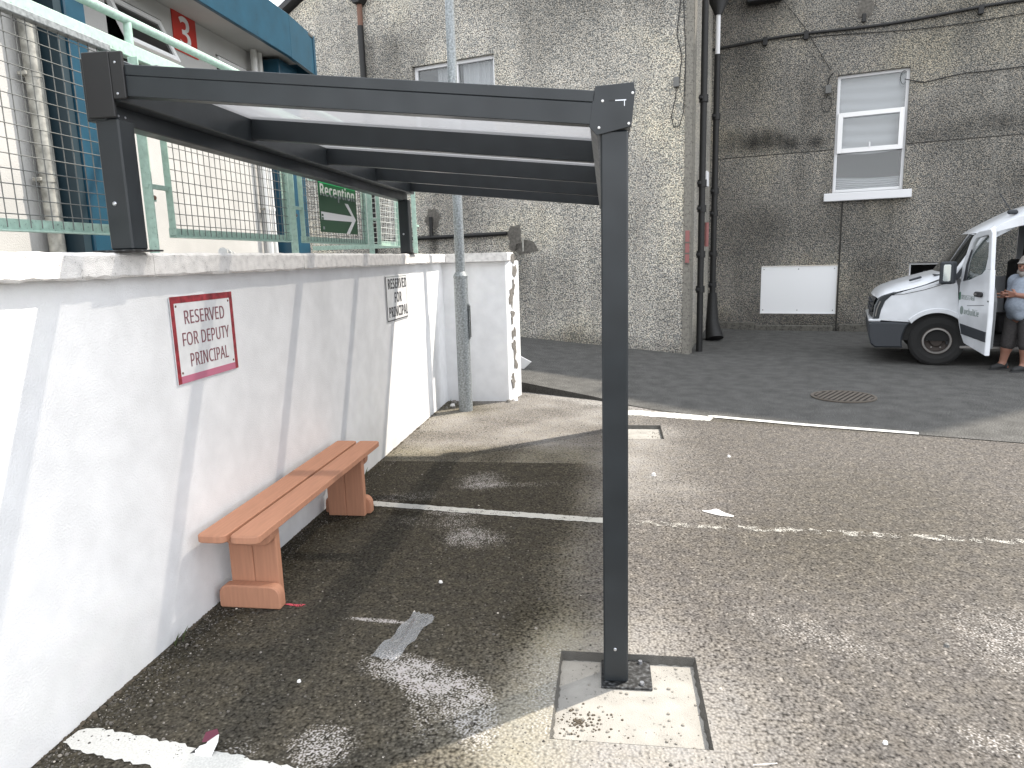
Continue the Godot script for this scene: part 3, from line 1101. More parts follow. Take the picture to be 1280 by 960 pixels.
# ---------------------------------------------------------------- the shelter
func build_shelter() -> void:
	var t := thing("shelter", "dark grey metal lean-to shelter with a milky roof over the bench", "shelter", V(0, 0, -2.55), 0.0125)
	var L := -4.06
	var post_side := 0.096
	for q in [[0.007, 1.725, 2.215, -0.008], [0.007, 1.725, 2.215, L], [1.912, -0.026, 2.075, -0.008], [1.912, -0.026, 2.075, L]]:
		var g := G.new()
		var z: float = q[3] if q[3] > -1.0 else q[3] + 0.05
		g.box2(V(q[0], q[1], z - post_side), V(q[0] + post_side, q[2], z), 0.006)
		var p := part("post", g, M.alu, t)
		var b := G.new()
		var sc := G.new()
		if q[0] < 1.0:
			b.box2(V(q[0] - 0.05, 1.717, z - 0.15), V(q[0] + 0.125, 1.724, z + 0.04), 0.002)
			sc.lathe([Vector2(0.0001, 0.005), Vector2(0.006, 0.004), Vector2(0.009, 0.0)], 12, Transform3D(Basis(V(1, 0, 0), V(0, 0, 1), V(0, -1, 0)), V(q[0] + 0.04, 1.90, z + 0.0005)))
		else:
			b.box2(V(q[0] - 0.01, -0.035, z - 0.17), V(q[0] + 0.19, -0.025, z + 0.035), 0.002)
			sc.lathe([Vector2(0.0001, 0.004), Vector2(0.005, 0.003), Vector2(0.007, 0.0)], 12, Transform3D(Basis(V(1, 0, 0), V(0, 0, 1), V(0, -1, 0)), V(q[0] + 0.045, 0.115, z + 0.0005)))
			for k in [[0.15, 0.01], [0.15, -0.14]]:
				var bo := G.new()
				bo.lathe([Vector2(0.0001, 0.012), Vector2(0.009, 0.012), Vector2(0.010, 0.0)], 6, Transform3D(Basis.IDENTITY, V(q[0] + k[0], -0.026, z + k[1])))
				part("anchor_bolt", bo, M.screw, p)
		part("base_plate", b, M.plate, p)
		part("screw", sc, M.screw, p)
	# rafters fall from the wall side to the gutter
	var a := V(0.13, 2.346, 0)
	var b := V(1.89, 2.152, 0)
	var dx := (b - a).normalized()
	var bs := Basis(dx, V(-dx.y, dx.x, 0), V(0, 0, 1))
	for i in 5:
		var z := -0.03 + (L + 0.03) * i / 4.0
		var g := G.new()
		var c := (a + b) / 2 + V(0, 0, z)
		if i == 0 or i == 4:
			g.box(c + bs.y * 0.037, V((b - a).length(), 0.038, 0.06), 0.002, bs)
			g.box(c - bs.y * 0.0195, V((b - a).length(), 0.073, 0.0585), 0.002, bs)
		else:
			g.box(c, V((b - a).length(), 0.112, 0.058), 0.003, bs)
		part("rafter", g, M.alu, t)
	for i in 4:
		var z := -0.03 + (L + 0.03) * (i + 0.5) / 4.0
		var g := G.new()
		g.box((a + b) / 2 + bs.y * 0.047 + V(0, 0, z), V((b - a).length(), 0.012, absf(L) / 4.0 - 0.064), 0.0, bs)
		part("roof_panel", g, M.opal, t)
	# wall-side beam, stepped
	var g1 := G.new()
	g1.box2(V(-0.02, 2.205, L - 0.1), V(0.06, 2.43, -0.001), 0.004)
	g1.box2(V(0.0605, 2.27, L - 0.1), V(0.13, 2.425, -0.001), 0.004)
	part("wall_beam", g1, M.alu, t)
	var g2 := G.new()
	g2.box2(V(-0.002, 2.213, -0.004), V(0.108, 2.446, 0.012), 0.003)
	g2.box2(V(0.1085, 2.277, -0.004), V(0.160, 2.444, 0.010), 0.003)
	var cap := part("end_cap", g2, M.alu_black, t)
	for p in [[0.13, 2.405], [0.128, 2.295]]:
		part("screw", screw_at(V(p[0], p[1], 0.0105), 0.005), M.screw, cap)
	for p in [-0.035, -0.075, -0.115]:
		var s := G.new()
		s.lathe([Vector2(0.0001, 0.003), Vector2(0.004, 0.002), Vector2(0.005, 0.0)], 10, Transform3D(Basis(V(0, -1, 0), V(1, 0, 0), V(0, 0, 1)), V(0.0605, 2.235, p)))
		part("screw", s, M.screw, cap)
	# gutter with its shaped end plate
	var prof := [Vector2(1.896, 2.222), Vector2(2.026, 2.228), Vector2(2.031, 2.198), Vector2(2.018, 2.084), Vector2(1.899, 2.060), Vector2(1.873, 2.090), Vector2(1.887, 2.192)]
	var inner := []
	for q in prof:
		inner.append(Vector2(1.955, 2.145) + (q - Vector2(1.955, 2.145)) * 0.965)
	var g3 := G.new()
	g3.prism(inner, absf(L) + 0.12, Transform3D(Basis.IDENTITY, V(0, 0, L - 0.13)), 0.004)
	part("gutter", g3, M.alu, t)
	for e in 2:
		var g4 := G.new()
		g4.prism(prof, 0.008, Transform3D(Basis.IDENTITY, V(0, 0, -0.008 if e == 0 else L - 0.14)), 0.0015)
		var pl := part("end_plate", g4, M.alu, t)
		if e == 0:
			for p in [[1.920, 2.172], [2.022, 2.193], [1.907, 2.085], [2.009, 2.094]]:
				part("screw", screw_at(V(p[0], p[1], 0.0005), 0.0048), M.plain_white, pl)
			var k1 := G.new()
			k1.box2(V(1.943, 2.1705, 0), V(1.963, 2.1745, 0.0012))
			part("slot", k1, M.alu_black, pl)
			var k2 := G.new()
			k2.box2(V(1.963, 2.1695, 0), V(2.0, 2.173, 0.0012))
			k2.box2(V(1.993, 2.152, 0), V(1.9955, 2.1694, 0.0012))
			part("slot_edge", k2, M.screw, pl)
	# milky sheet closing the car park side, edge on from the near post
	var g5 := G.new()
	g5.box2(V(1.955, 0.03, L + 0.052), V(1.964, 2.062, -0.106))
	part("side_panel", g5, M.opal, t)

func screw_at(p: Vector3, r: float) -> G:
	var s := G.new()
	s.lathe([Vector2(0.0001, r * 0.5), Vector2(r * 0.7, r * 0.4), Vector2(r, 0.0)], 10, Transform3D(Basis(V(1, 0, 0), V(0, 0, 1), V(0, -1, 0)), p))
	return s

# ---------------------------------------------------------------- the bench
func rounded(x0: float, x1: float, y0: float, y1: float, r: Array) -> Array:
	# corners: lower left, lower right, upper right, upper left
	var l := []
	var c := [[x0, y0, 1, 1, PI], [x1, y0, -1, 1, 1.5 * PI], [x1, y1, -1, -1, 0.0], [x0, y1, 1, -1, 0.5 * PI]]
	for i in 4:
		var rr: float = r[i]
		if rr <= 0.0:
			l.append(Vector2(c[i][0], c[i][1]))
			continue
		for k in 6:
			var a: float = c[i][4] + PI / 2 * k / 5.0
			l.append(Vector2(c[i][0] + c[i][2] * rr + rr * cos(a), c[i][1] + c[i][3] * rr + rr * sin(a)))
	return l

func build_bench() -> void:
	var t := thing("bench", "low salmon painted wooden bench with two seat planks along the white wall", "bench")
	for k in 2:
		var x0: float = [0.052, 0.214][k]
		var p := rounded(x0, x0 + 0.142, 2.815, 4.52, [0.03, 0.03, 0.02, 0.02])
		var g := G.new()
		g.prism(p, 0.036, Transform3D(Basis(V(1, 0, 0), V(0, 0, -1), V(0, 1, 0)), V(0, 0.402, 0)), 0.004, 50.0)
		part("seat_plank", g, M.salmon, t)
	for e in 2:
		var z: float = [-3.035, -4.235][e]
		var o: float = [1.0, -1.0][e]
		var g := G.new()
		g.box2(V(0.075, 0.0, z - 0.045), V(0.198, 0.402, z), 0.004)
		part("leg_board", g, M.salmon, t)
		g = G.new()
		g.box2(V(0.2, 0.0, z - 0.045), V(0.325, 0.402, z), 0.004)
		part("leg_board", g, M.salmon, t)
		g = G.new()
		var zz := z + 0.001 if o > 0 else z - 0.106
		g.prism(rounded(0.035, 0.352, 0.0, 0.118, [0.012, 0.012, 0.05, 0.05]), 0.06, Transform3D(Basis.IDENTITY, V(0, 0, zz)), 0.007, 40.0)
		part("foot", g, M.salmon, t)
		g = G.new()
		zz = z + 0.001 if o > 0 else z - 0.101
		g.prism(rounded(0.085, 0.335, 0.325, 0.4015, [0.05, 0.05, 0.008, 0.008]), 0.055, Transform3D(Basis.IDENTITY, V(0, 0, zz)), 0.005, 40.0)
		part("bearer", g, M.salmon, t)
	# bare patches where paint has chipped off the front edge
	for k in 16:
		var z := -2.85 - rng.randf() * 0.95
		var g := G.new()
		var w := rng.randf_range(0.008, 0.03)
		g.prism([Vector2(-w, 0.0), Vector2(-w * 0.3, -0.003 - rng.randf() * 0.004), Vector2(w * 0.6, -0.002 - rng.randf() * 0.003), Vector2(w, 0.001), Vector2(w * 0.2, 0.003)], 0.0008, Transform3D(Basis(V(0, 0, -1), V(0, 1, 0), V(1, 0, 0)), V(0.354, 0.432 - rng.randf() * 0.006, z)))
		part("bare_patch", g, M.bare_wood, t)

# ---------------------------------------------------------------- signs on the wall
func build_signs() -> void:
	var wall := func(x: float, y: float, z: float) -> Transform3D:
		return Transform3D(Basis(V(0, 0, -1), V(0, 1, 0), V(1, 0, 0)), V(x, y, z))
	var t := thing("parking_sign", "white sign with faded red border reading RESERVED FOR DEPUTY PRINCIPAL", "sign", V(0, 0, 0))
	var za := -2.887
	var zb := -3.405
	var g := G.new()
	g.box2(V(0.004, 1.127, zb), V(0.008, 1.522, za), 0.0)
	part("sign_plate", g, M.sign_white, t)
	for b in [[za, za - 0.026, 1.127, 1.522, 0], [zb + 0.026, zb, 1.127, 1.522, 0], [za - 0.0265, zb + 0.0265, 1.492, 1.522, 0], [za - 0.0265, zb + 0.0265, 1.127, 1.160, 1]]:
		g = G.new()
		g.box2(V(0.0082, b[2], b[1]), V(0.0094, b[3], b[0]), 0.0)
		part("border", g, M.sign_red if b[4] == 0 else M.sign_pink, t)
	var zc := (za + zb) / 2
	lettering(t, "RESERVED", M.text_red, wall.call(0.0090, 1.425, zc - 0.005), 0.335, 0.062, 500)
	lettering(t, "FOR DEPUTY", M.text_red, wall.call(0.0090, 1.325, zc - 0.005), 0.395, 0.062, 500)
	lettering(t, "PRINCIPAL", M.text_red, wall.call(0.0090, 1.226, zc - 0.015), 0.325, 0.062, 500)
	for p in [[za - 0.04, 1.478], [zb + 0.04, 1.478], [zb + 0.04, 1.175], [za - 0.04, 1.175]]:
		var s := G.new()
		s.lathe([Vector2(0.0001, 0.003), Vector2(0.005, 0.002), Vector2(0.006, 0.0)], 10, Transform3D(Basis(V(0, -1, 0), V(1, 0, 0), V(0, 0, 1)), V(0.0082, p[1], p[0])))
		part("screw", s, M.rust, t)
	t = thing("parking_sign", "white sign with black letters reading RESERVED FOR PRINCIPAL near the corner", "sign", V(0, 0, 0))
	za = -5.90
	zb = -6.53
	g = G.new()
	g.box2(V(0.004, 1.125, zb), V(0.008, 1.525, za), 0.0)
	part("sign_plate", g, M.sign_white, t)
	for b in [[za - 0.004, za - 0.022, 1.13, 1.52], [zb + 0.012, zb + 0.004, 1.13, 1.52], [za - 0.0225, zb + 0.0125, 1.13, 1.139], [za - 0.0225, zb + 0.0125, 1.514, 1.52]]:
		g = G.new()
		g.box2(V(0.0082, b[2], b[1]), V(0.0092, b[3], b[0]), 0.0)
		part("border", g, M.text_black if b[0] > zb + 0.02 and b[3] < 1.515 or b[1] > za - 0.03 else M.grey_text, t)
	zc = (za + zb) / 2
	lettering(t, "RESERVED", M.text_black, wall.call(0.0088, 1.455, zc - 0.03), 0.55, 0.092, 600)
	lettering(t, "FOR", M.text_black, wall.call(0.0088, 1.332, zc - 0.03), 0.21, 0.092, 600)
	lettering(t, "PRINCIPAL", M.text_black, wall.call(0.0088, 1.208, zc - 0.03), 0.56, 0.092, 600)

# ---------------------------------------------------------------- lamp post
func build_lamp_post() -> void:
	var t := thing("lamp_post", "galvanised steel lamp post with a thicker base by the white wall", "lamp post", V(0.325, 0, -7.49))
	var g := G.new()
	g.lathe([Vector2(0.0755, -0.02), Vector2(0.0755, 1.455)], 28)
	part("base_section", g, M.galv, t)
	g = G.new()
	g.lathe([Vector2(0.0755, 1.455), Vector2(0.079, 1.458), Vector2(0.079, 1.478), Vector2(0.058, 1.515), Vector2(0.0525, 1.52)], 28)
	part("collar", g, M.galv, t)
	g = G.new()
	g.lathe([Vector2(0.0525, 1.52), Vector2(0.040, 6.6)], 24)
	part("shaft", g, M.galv, t)
	g = G.new()
	g.tube([V(0, 6.58, 0), V(0.02, 6.75, 0), V(0.15, 6.88, 0.0), V(0.7, 6.98, 0)], 0.035, 12)
	part("bracket_arm", g, M.galv, t)
	g = G.new()
	g.box(V(0.95, 6.99, 0), V(0.6, 0.12, 0.2), 0.04)
	part("lantern", g, M.grey_box, t)
	# the access door stands a little proud on the right
	g = G.new()
	var d := Transform3D(Basis.IDENTITY.rotated(Vector3.UP, 0.25), Vector3.ZERO)
	g.prism(rounded(-0.05, 0.05, 0.80, 1.18, [0.012, 0.012, 0.012, 0.012]), 0.012, d * Transform3D(Basis(V(0, 0, -1), V(0, 1, 0), V(1, 0, 0)), V(0.070, 0, 0)), 0.002)
	var dr := part("access_door", g, M.galv, t)
	g = G.new()
	g.tube([d * V(0.085, 0.82, 0.056), d * V(0.085, 1.16, 0.056)], 0.004, 6)
	part("door_edge", g, M.edge_dark, dr)

# ---------------------------------------------------------------- fence and handrail
func wires(za: float, zb: float, y0: float, y1: float, x: float, pitch: float, r: float) -> G:
	var g := G.new()
	var z := za - pitch * 0.4
	while z > zb:
		g.tube([V(x, y0, z), V(x, y1, z)], r, 5, false)
		z -= pitch
	var y := y0 + pitch * 0.9
	while y < y1:
		g.tube([V(x + r * 1.7, y, za), V(x + r * 1.7, y, zb)], r, 5, false)
		y += pitch
	return g

func build_fence() -> void:
	var t := thing("mesh_fence", "mint green steel fence with welded wire mesh on the white wall", "fence")
	var X := -0.25
	for p in [[0.6, -3.03, true], [-3.36, -4.68, false], [-4.90, -6.22, false], [-6.58, -7.2, false]]:
		var za: float = p[0]
		var zb: float = p[1]
		var y1: float = 2.60
		var g := G.new()
		g.box2(V(X - 0.02, 1.80, zb), V(X - 0.014, 1.848, za), 0.001)
		g.box2(V(X - 0.014, 1.80, zb), V(X + 0.022, 1.806, za), 0.001)
		part("bottom_rail", g, M.mint, t)
		g = G.new()
		g.box2(V(X - 0.02, 2.592, zb), V(X + 0.02, 2.622, za), 0.003)
		part("top_rail", g, M.galv, t)
		for z in [za - 0.022, zb + 0.022]:
			g = G.new()
			g.box(V(X - 0.012, 2.2, z), V(0.006, 0.78, 0.045), 0.001)
			g.box(V(X + 0.005, 2.2, z + (0.0195 if z > zb + 0.03 else -0.0195)), V(0.03, 0.78, 0.006), 0.001)
			part("frame_upright", g, M.mint, t)
		var m := part("wire_mesh", wires(za, zb, 1.815, 2.60, X, 0.0545, 0.0022), M.wire if zb > -6.5 else M.wire_lit, t)
		m.set_meta("kind", "stuff")
	for z in [-3.235, -4.79, -6.40, -7.87, 0.8]:
		var g := G.new()
		var top := 2.62
		g.box2(V(X - 0.03, 1.5, z - 0.03), V(X - 0.022, top, z + 0.03), 0.001)
		g.box2(V(X - 0.022, 1.5, z + 0.022), V(X + 0.02, top, z + 0.03), 0.001)
		var po := part("fence_post", g, M.mint, t)
		for y in [2.04, 1.98]:
			var b := G.new()
			b.box(V(X - 0.005, y, z - 0.05 if y > 2.0 else z), V(0.02, 0.022, 0.17 if y > 2.0 else 0.04), 0.002)
			part("bracket", b, M.mint, po)
		var bo := G.new()
		bo.ball(V(X + 0.012, 1.985, z + 0.01), V(0.012, 0.012, 0.012), 8, 6)
		part("bolt", bo, M.rust, po)
	# end panel turning away from the wall, and a second run behind
	var g2 := G.new()
	g2.box2(V(-1.5, 1.80, -7.93), V(X - 0.04, 1.85, -7.90), 0.002)
	g2.box2(V(-1.5, 2.58, -7.93), V(X - 0.04, 2.62, -7.90), 0.002)
	part("end_rail", g2, M.mint, t)
	var w := G.new()
	var x := -1.48
	while x < -0.3:
		w.tube([V(x, 1.82, -7.915), V(x, 2.6, -7.915)], 0.0022, 5, false)
		x += 0.0545
	var y := 1.87
	while y < 2.58:
		w.tube([V(-1.5, y, -7.911), V(X - 0.04, y, -7.911)], 0.0022, 5, false)
		y += 0.0545
	part("wire_mesh", w, M.wire_lit, t).set_meta("kind", "stuff")
	# flat rail and tube handrail above
	var h := thing("handrail", "mint green tube handrail and flat rail above the mesh fence", "handrail")
	var g3 := G.new()
	g3.box2(V(-0.325, 2.628, -8.0), V(-0.285, 2.692, 1.2), 0.004)
	part("flat_rail", g3, M.mint, h)
	g3 = G.new()
	g3.tube([V(-0.305, 2.802, 1.2), V(-0.305, 2.802, -7.9), V(-0.305, 2.77, -7.99), V(-0.305, 2.69, -8.0)], 0.0215, 14)
	part("tube_rail", g3, M.mint, h)
	for z in [-0.3, -1.8, -3.27, -4.8, -6.4]:
		g3 = G.new()
		g3.tube([V(-0.305, 2.69, z), V(-0.305, 2.79, z)], 0.019, 12)
		part("rail_stub", g3, M.mint, h)
	# sign on the mesh
	var s := thing("direction_sign", "dark green Reception sign with a white arrow on the mesh fence", "sign")
	var xs := -0.215
	var T := func(yy: float, z: float) -> Transform3D:
		return Transform3D(Basis(V(0, 0, -1), V(0, 1, 0), V(1, 0, 0)), V(xs, yy, z))
	g3 = G.new()
	g3.box2(V(xs - 0.006, 1.885, -5.92), V(xs - 0.001, 2.32, -5.15), 0.0)
	part("sign_plate", g3, M.green_sign, s)
	g3 = G.new()
	g3.box2(V(xs - 0.0008, 2.245, -5.918), V(xs + 0.0004, 2.318, -5.152), 0.0)
	part("lit_strip", g3, M.green_lit, s)  # painted glow of light through the top of the plate
	lettering(s, "Reception", M.grey_text, T.call(2.185, -5.53), 0.71, 0.125, 700)
	g3 = G.new()
	g3.prism([Vector2(5.17, 1.975), Vector2(5.17, 2.035), Vector2(5.80, 2.030), Vector2(5.66, 2.125), Vector2(5.73, 2.125), Vector2(5.89, 2.002), Vector2(5.73, 1.885), Vector2(5.66, 1.885), Vector2(5.80, 1.985)], 0.0012, Transform3D(Basis(V(0, 0, -1), V(0, 1, 0), V(1, 0, 0)), V(xs - 0.0006, 0, 0)))
	part("arrow", g3, M.plain_white, s)
	for e in [[5.19, 1.985, 0.03, 0.018], [5.19, 2.01, 0.03, 0.016], [5.20, 1.915, 0.03, 0.022]]:
		g3 = G.new()
		g3.box(V(xs + 0.001, e[1], -e[0]), V(0.0012, e[3], e[2]), 0.0)
		part("emblem", g3, M.green_sign if e[1] > 1.95 else M.grey_text, s)

# ---------------------------------------------------------------- walls with openings
func wall_holes(g: G, x0: float, x1: float, y0: float, y1: float, holes: Array, z: float, deep: float) -> void:
	var xs := [x0, x1]
	var ys := [y0, y1]
	for h in holes:
		xs.append_array([h[0], h[1]])
		ys.append_array([h[2], h[3]])
	xs.sort()
	ys.sort()
	for i in xs.size() - 1:
		for j in ys.size() - 1:
			if xs[i + 1] - xs[i] < 1e-5 or ys[j + 1] - ys[j] < 1e-5:
				continue
			var c := Vector2((xs[i] + xs[i + 1]) / 2, (ys[j] + ys[j + 1]) / 2)
			var hole := false
			for h in holes:
				if c.x > h[0] and c.x < h[1] and c.y > h[2] and c.y < h[3]:
					hole = true
			if not hole:
				g.face([V(xs[i], ys[j], z), V(xs[i + 1], ys[j], z), V(xs[i + 1], ys[j + 1], z), V(xs[i], ys[j + 1], z)], V(0, 0, 1))
	for h in holes:
		g.face([V(h[0], h[2], z), V(h[0], h[3], z), V(h[0], h[3], z - deep), V(h[0], h[2], z - deep)], V(1, 0, 0))
		g.face([V(h[1], h[2], z), V(h[1], h[3], z), V(h[1], h[3], z - deep), V(h[1], h[2], z - deep)], V(-1, 0, 0))
		g.face([V(h[0], h[3], z), V(h[1], h[3], z), V(h[1], h[3], z - deep), V(h[0], h[3], z - deep)], V(0, -1, 0))
		g.face([V(h[0], h[2], z), V(h[1], h[2], z), V(h[1], h[2], z - deep), V(h[0], h[2], z - deep)], V(0, 1, 0))

# rectangle of frame bars in local XY at depth z
func room(g: G, x0: float, x1: float, y0: float, y1: float, z0: float, z1: float) -> void:
	g.face([V(x0, y0, z1), V(x1, y0, z1), V(x1, y1, z1), V(x0, y1, z1)], V(0, 0, 1))
	g.face([V(x0, y0, z0), V(x0, y1, z0), V(x0, y1, z1), V(x0, y0, z1)], V(1, 0, 0))
	g.face([V(x1, y0, z0), V(x1, y1, z0), V(x1, y1, z1), V(x1, y0, z1)], V(-1, 0, 0))
	g.face([V(x0, y1, z0), V(x1, y1, z0), V(x1, y1, z1), V(x0, y1, z1)], V(0, -1, 0))
	g.face([V(x0, y0, z0), V(x1, y0, z0), V(x1, y0, z1), V(x0, y0, z1)], V(0, 1, 0))

func bars(g: G, x0: float, x1: float, y0: float, y1: float, w: float, z: float, d: float) -> void:
	g.box2(V(x0, y0, z), V(x0 + w, y1, z + d), 0.004)
	g.box2(V(x1 - w, y0, z), V(x1, y1, z + d), 0.004)
	g.box2(V(x0 + w + 0.0005, y0, z), V(x1 - w - 0.0005, y0 + w, z + d), 0.004)
	g.box2(V(x0 + w + 0.0005, y1 - w, z), V(x1 - w - 0.0005, y1, z + d), 0.004)

# ---------------------------------------------------------------- the modern block on the left
func build_annex() -> void:
	var t := thing("annex_building", "low cream building with blue columns and blue roof fascia behind the fence", "building")
	var X := -2.5
	var zc := -9.42
	# facade in a frame whose x runs along -z and whose z faces the yard
	var F := Transform3D(Basis(V(0, 0, -1), V(0, 1, 0), V(1, 0, 0)), V(X, 0, 0))
	var holes := [[6.16, 6.98, 3.28, 4.08], [7.95, 8.62, 3.28, 4.02], [4.15, 4.75, 3.2, 4.0]]
	var g := G.new()
	wall_holes(g, -3.0, -zc, 1.45, 4.24, holes, 0.0, 0.14)
	for i in g.v.size():
		g.v[i] = F * g.v[i]
		g.n[i] = F.basis * g.n[i]
	g.box2(V(-9.0, 1.45, zc - 0.0), V(X - 0.15, 4.24, zc + 0.2))
	g.box2(V(-9.0, 1.45, 2.8), V(X - 0.15, 4.24, 3.0))
	g.box2(V(-9.0, 1.45, zc + 0.21), V(-8.8, 4.24, 2.79))
	part("wall", g, M.cream, t)
	for h in holes:
		g = G.new()
		bars(g, h[0], h[1], h[2], h[3], 0.055, -0.11, 0.06)
		g.box2(V(h[0] + 0.0555, (h[2] + h[3]) / 2 - 0.03, -0.11), V(h[1] - 0.0555, (h[2] + h[3]) / 2 + 0.03, -0.05), 0.004)
		for i in g.v.size():
			g.v[i] = F * g.v[i]
			g.n[i] = F.basis * g.n[i]
		var w := part("window", g, M.plain_white, t)
		g = G.new()
		g.box2(F * V(h[0] + 0.05, h[2] + 0.05, -0.085), F * V(h[1] - 0.05, h[3] - 0.05, -0.08))
		part("pane", g, M.glass_dark, w)
		# the top light stands open
		var sash := G.new()
		bars(sash, h[0] + 0.03, h[1] - 0.03, -0.44, 0.0, 0.05, 0.0, 0.045)
		var tilt := F * Transform3D(Basis(V(1, 0, 0), -0.42), V(0, h[3] - 0.03, -0.03))
		for i in sash.v.size():
			sash.v[i] = tilt * sash.v[i]
			sash.n[i] = tilt.basis * sash.n[i]
		part("open_sash", sash, M.plain_white, w)
		var sg := G.new()
		sg.box2(V(h[0] + 0.08, -0.39, 0.02), V(h[1] - 0.08, -0.05, 0.025))
		for i in sg.v.size():
			sg.v[i] = tilt * sg.v[i]
			sg.n[i] = tilt.basis * sg.n[i]
		part("sash_pane", sg, M.glass_dark, w)
	for c in [[-5.28, -5.50], [-8.92, -9.44], [-1.8, -2.0]]:
		g = G.new()
		g.box2(V(X + 0.001, 1.45, c[1]), V(-2.2, 4.2, c[0]), 0.01)
		part("column", g, M.blue, t)
	# shaded side of the near column, painted as a dark strip
	g = G.new()
	g.box2(V(X + 0.001, 1.45, -5.275), V(-2.225, 4.2, -5.19))
	part("shaded_side", g, M.blue_shaded, t)
	# roof edge
	g = G.new()
	g.box2(V(-2.02, 4.16, -8.80), V(-1.97, 4.66, 3.4), 0.006)
	g.box2(V(-9.2, 4.16, -9.68), V(-2.021, 4.655, -9.63), 0.006)
	g.prism([Vector2(-2.021, 8.805), Vector2(-1.972, 8.802), Vector2(-1.99, 9.05), Vector2(-2.04, 9.68), Vector2(-2.09, 9.629)], 0.495, Transform3D(Basis(V(1, 0, 0), V(0, 0, -1), V(0, 1, 0)), V(0, 4.16, 0)))
	part("fascia", g, M.blue, t)
	g = G.new()
	g.box2(V(-9.1, 4.245, -9.4), V(-2.06, 4.275, 3.3))
	part("soffit", g, M.cream, t)
	g = G.new()
	g.box2(V(-9.1, 4.62, -9.62), V(-2.023, 4.65, 3.3))
	part("roof", g, M.roof, t)
	# rain pipes
	var k := 0
	for p in [[-2.40, -5.11, 0.058, 1.45, 4.24, 0], [-2.40, -8.66, 0.042, 1.45, 4.24, 1], [-2.40, -8.80, 0.036, 1.45, 4.24, 1], [-2.41, -3.05, 0.05, 1.45, 4.24, 0]]:
		g = G.new()
		g.tube([V(p[0], p[3], p[1]), V(p[0], p[4], p[1])], p[2], 14, false)
		var dp := part("downpipe", g, M.pvc_dirty if p[5] == 0 else M.pvc, t)
		for y in [2.35, 3.12, 3.8]:
			g = G.new()
			g.box(V(p[0] - 0.03, y, p[1] + 0.0), V(0.075, 0.03, p[2] * 2.9), 0.006)
			part("bracket", g, M.pvc_dirty, dp)
			g = G.new()
			g.tube([V(p[0], y - 0.02, p[1]), V(p[0], y + 0.02, p[1])], p[2] + 0.006, 14)
			part("collar", g, M.pvc_dirty if p[5] == 0 else M.pvc, dp)
		k += 1
	g = G.new()
	g.tube([V(-2.46, 2.9, -3.9), V(-2.46, 4.2, -3.9)], 0.02, 8)
	part("cable_pipe", g, M.pvc, t)
	# short white pipe lying on the walkway behind the wall
	g = G.new()
	g.tube([V(-0.62, 1.745, -4.45), V(-0.95, 1.62, -5.6)], 0.03, 12)
	solo("loose_pipe", g, M.pvc, "white plastic pipe end lying behind the wall below the mesh panel", "pipe")
	# house number
	var s := thing("number_sign", "red square sign with a white number 3 on the cream building", "sign")
	g = G.new()
	g.box2(F * V(7.155, 3.855, 0.004), F * V(7.575, 4.285, 0.010))
	part("sign_plate", g, M.number_red, s)
	lettering(s, "3", M.plain_white, F * Transform3D(Basis.IDENTITY, V(7.365, 4.07, 0.0105)), 0.19, 0.31, 800)

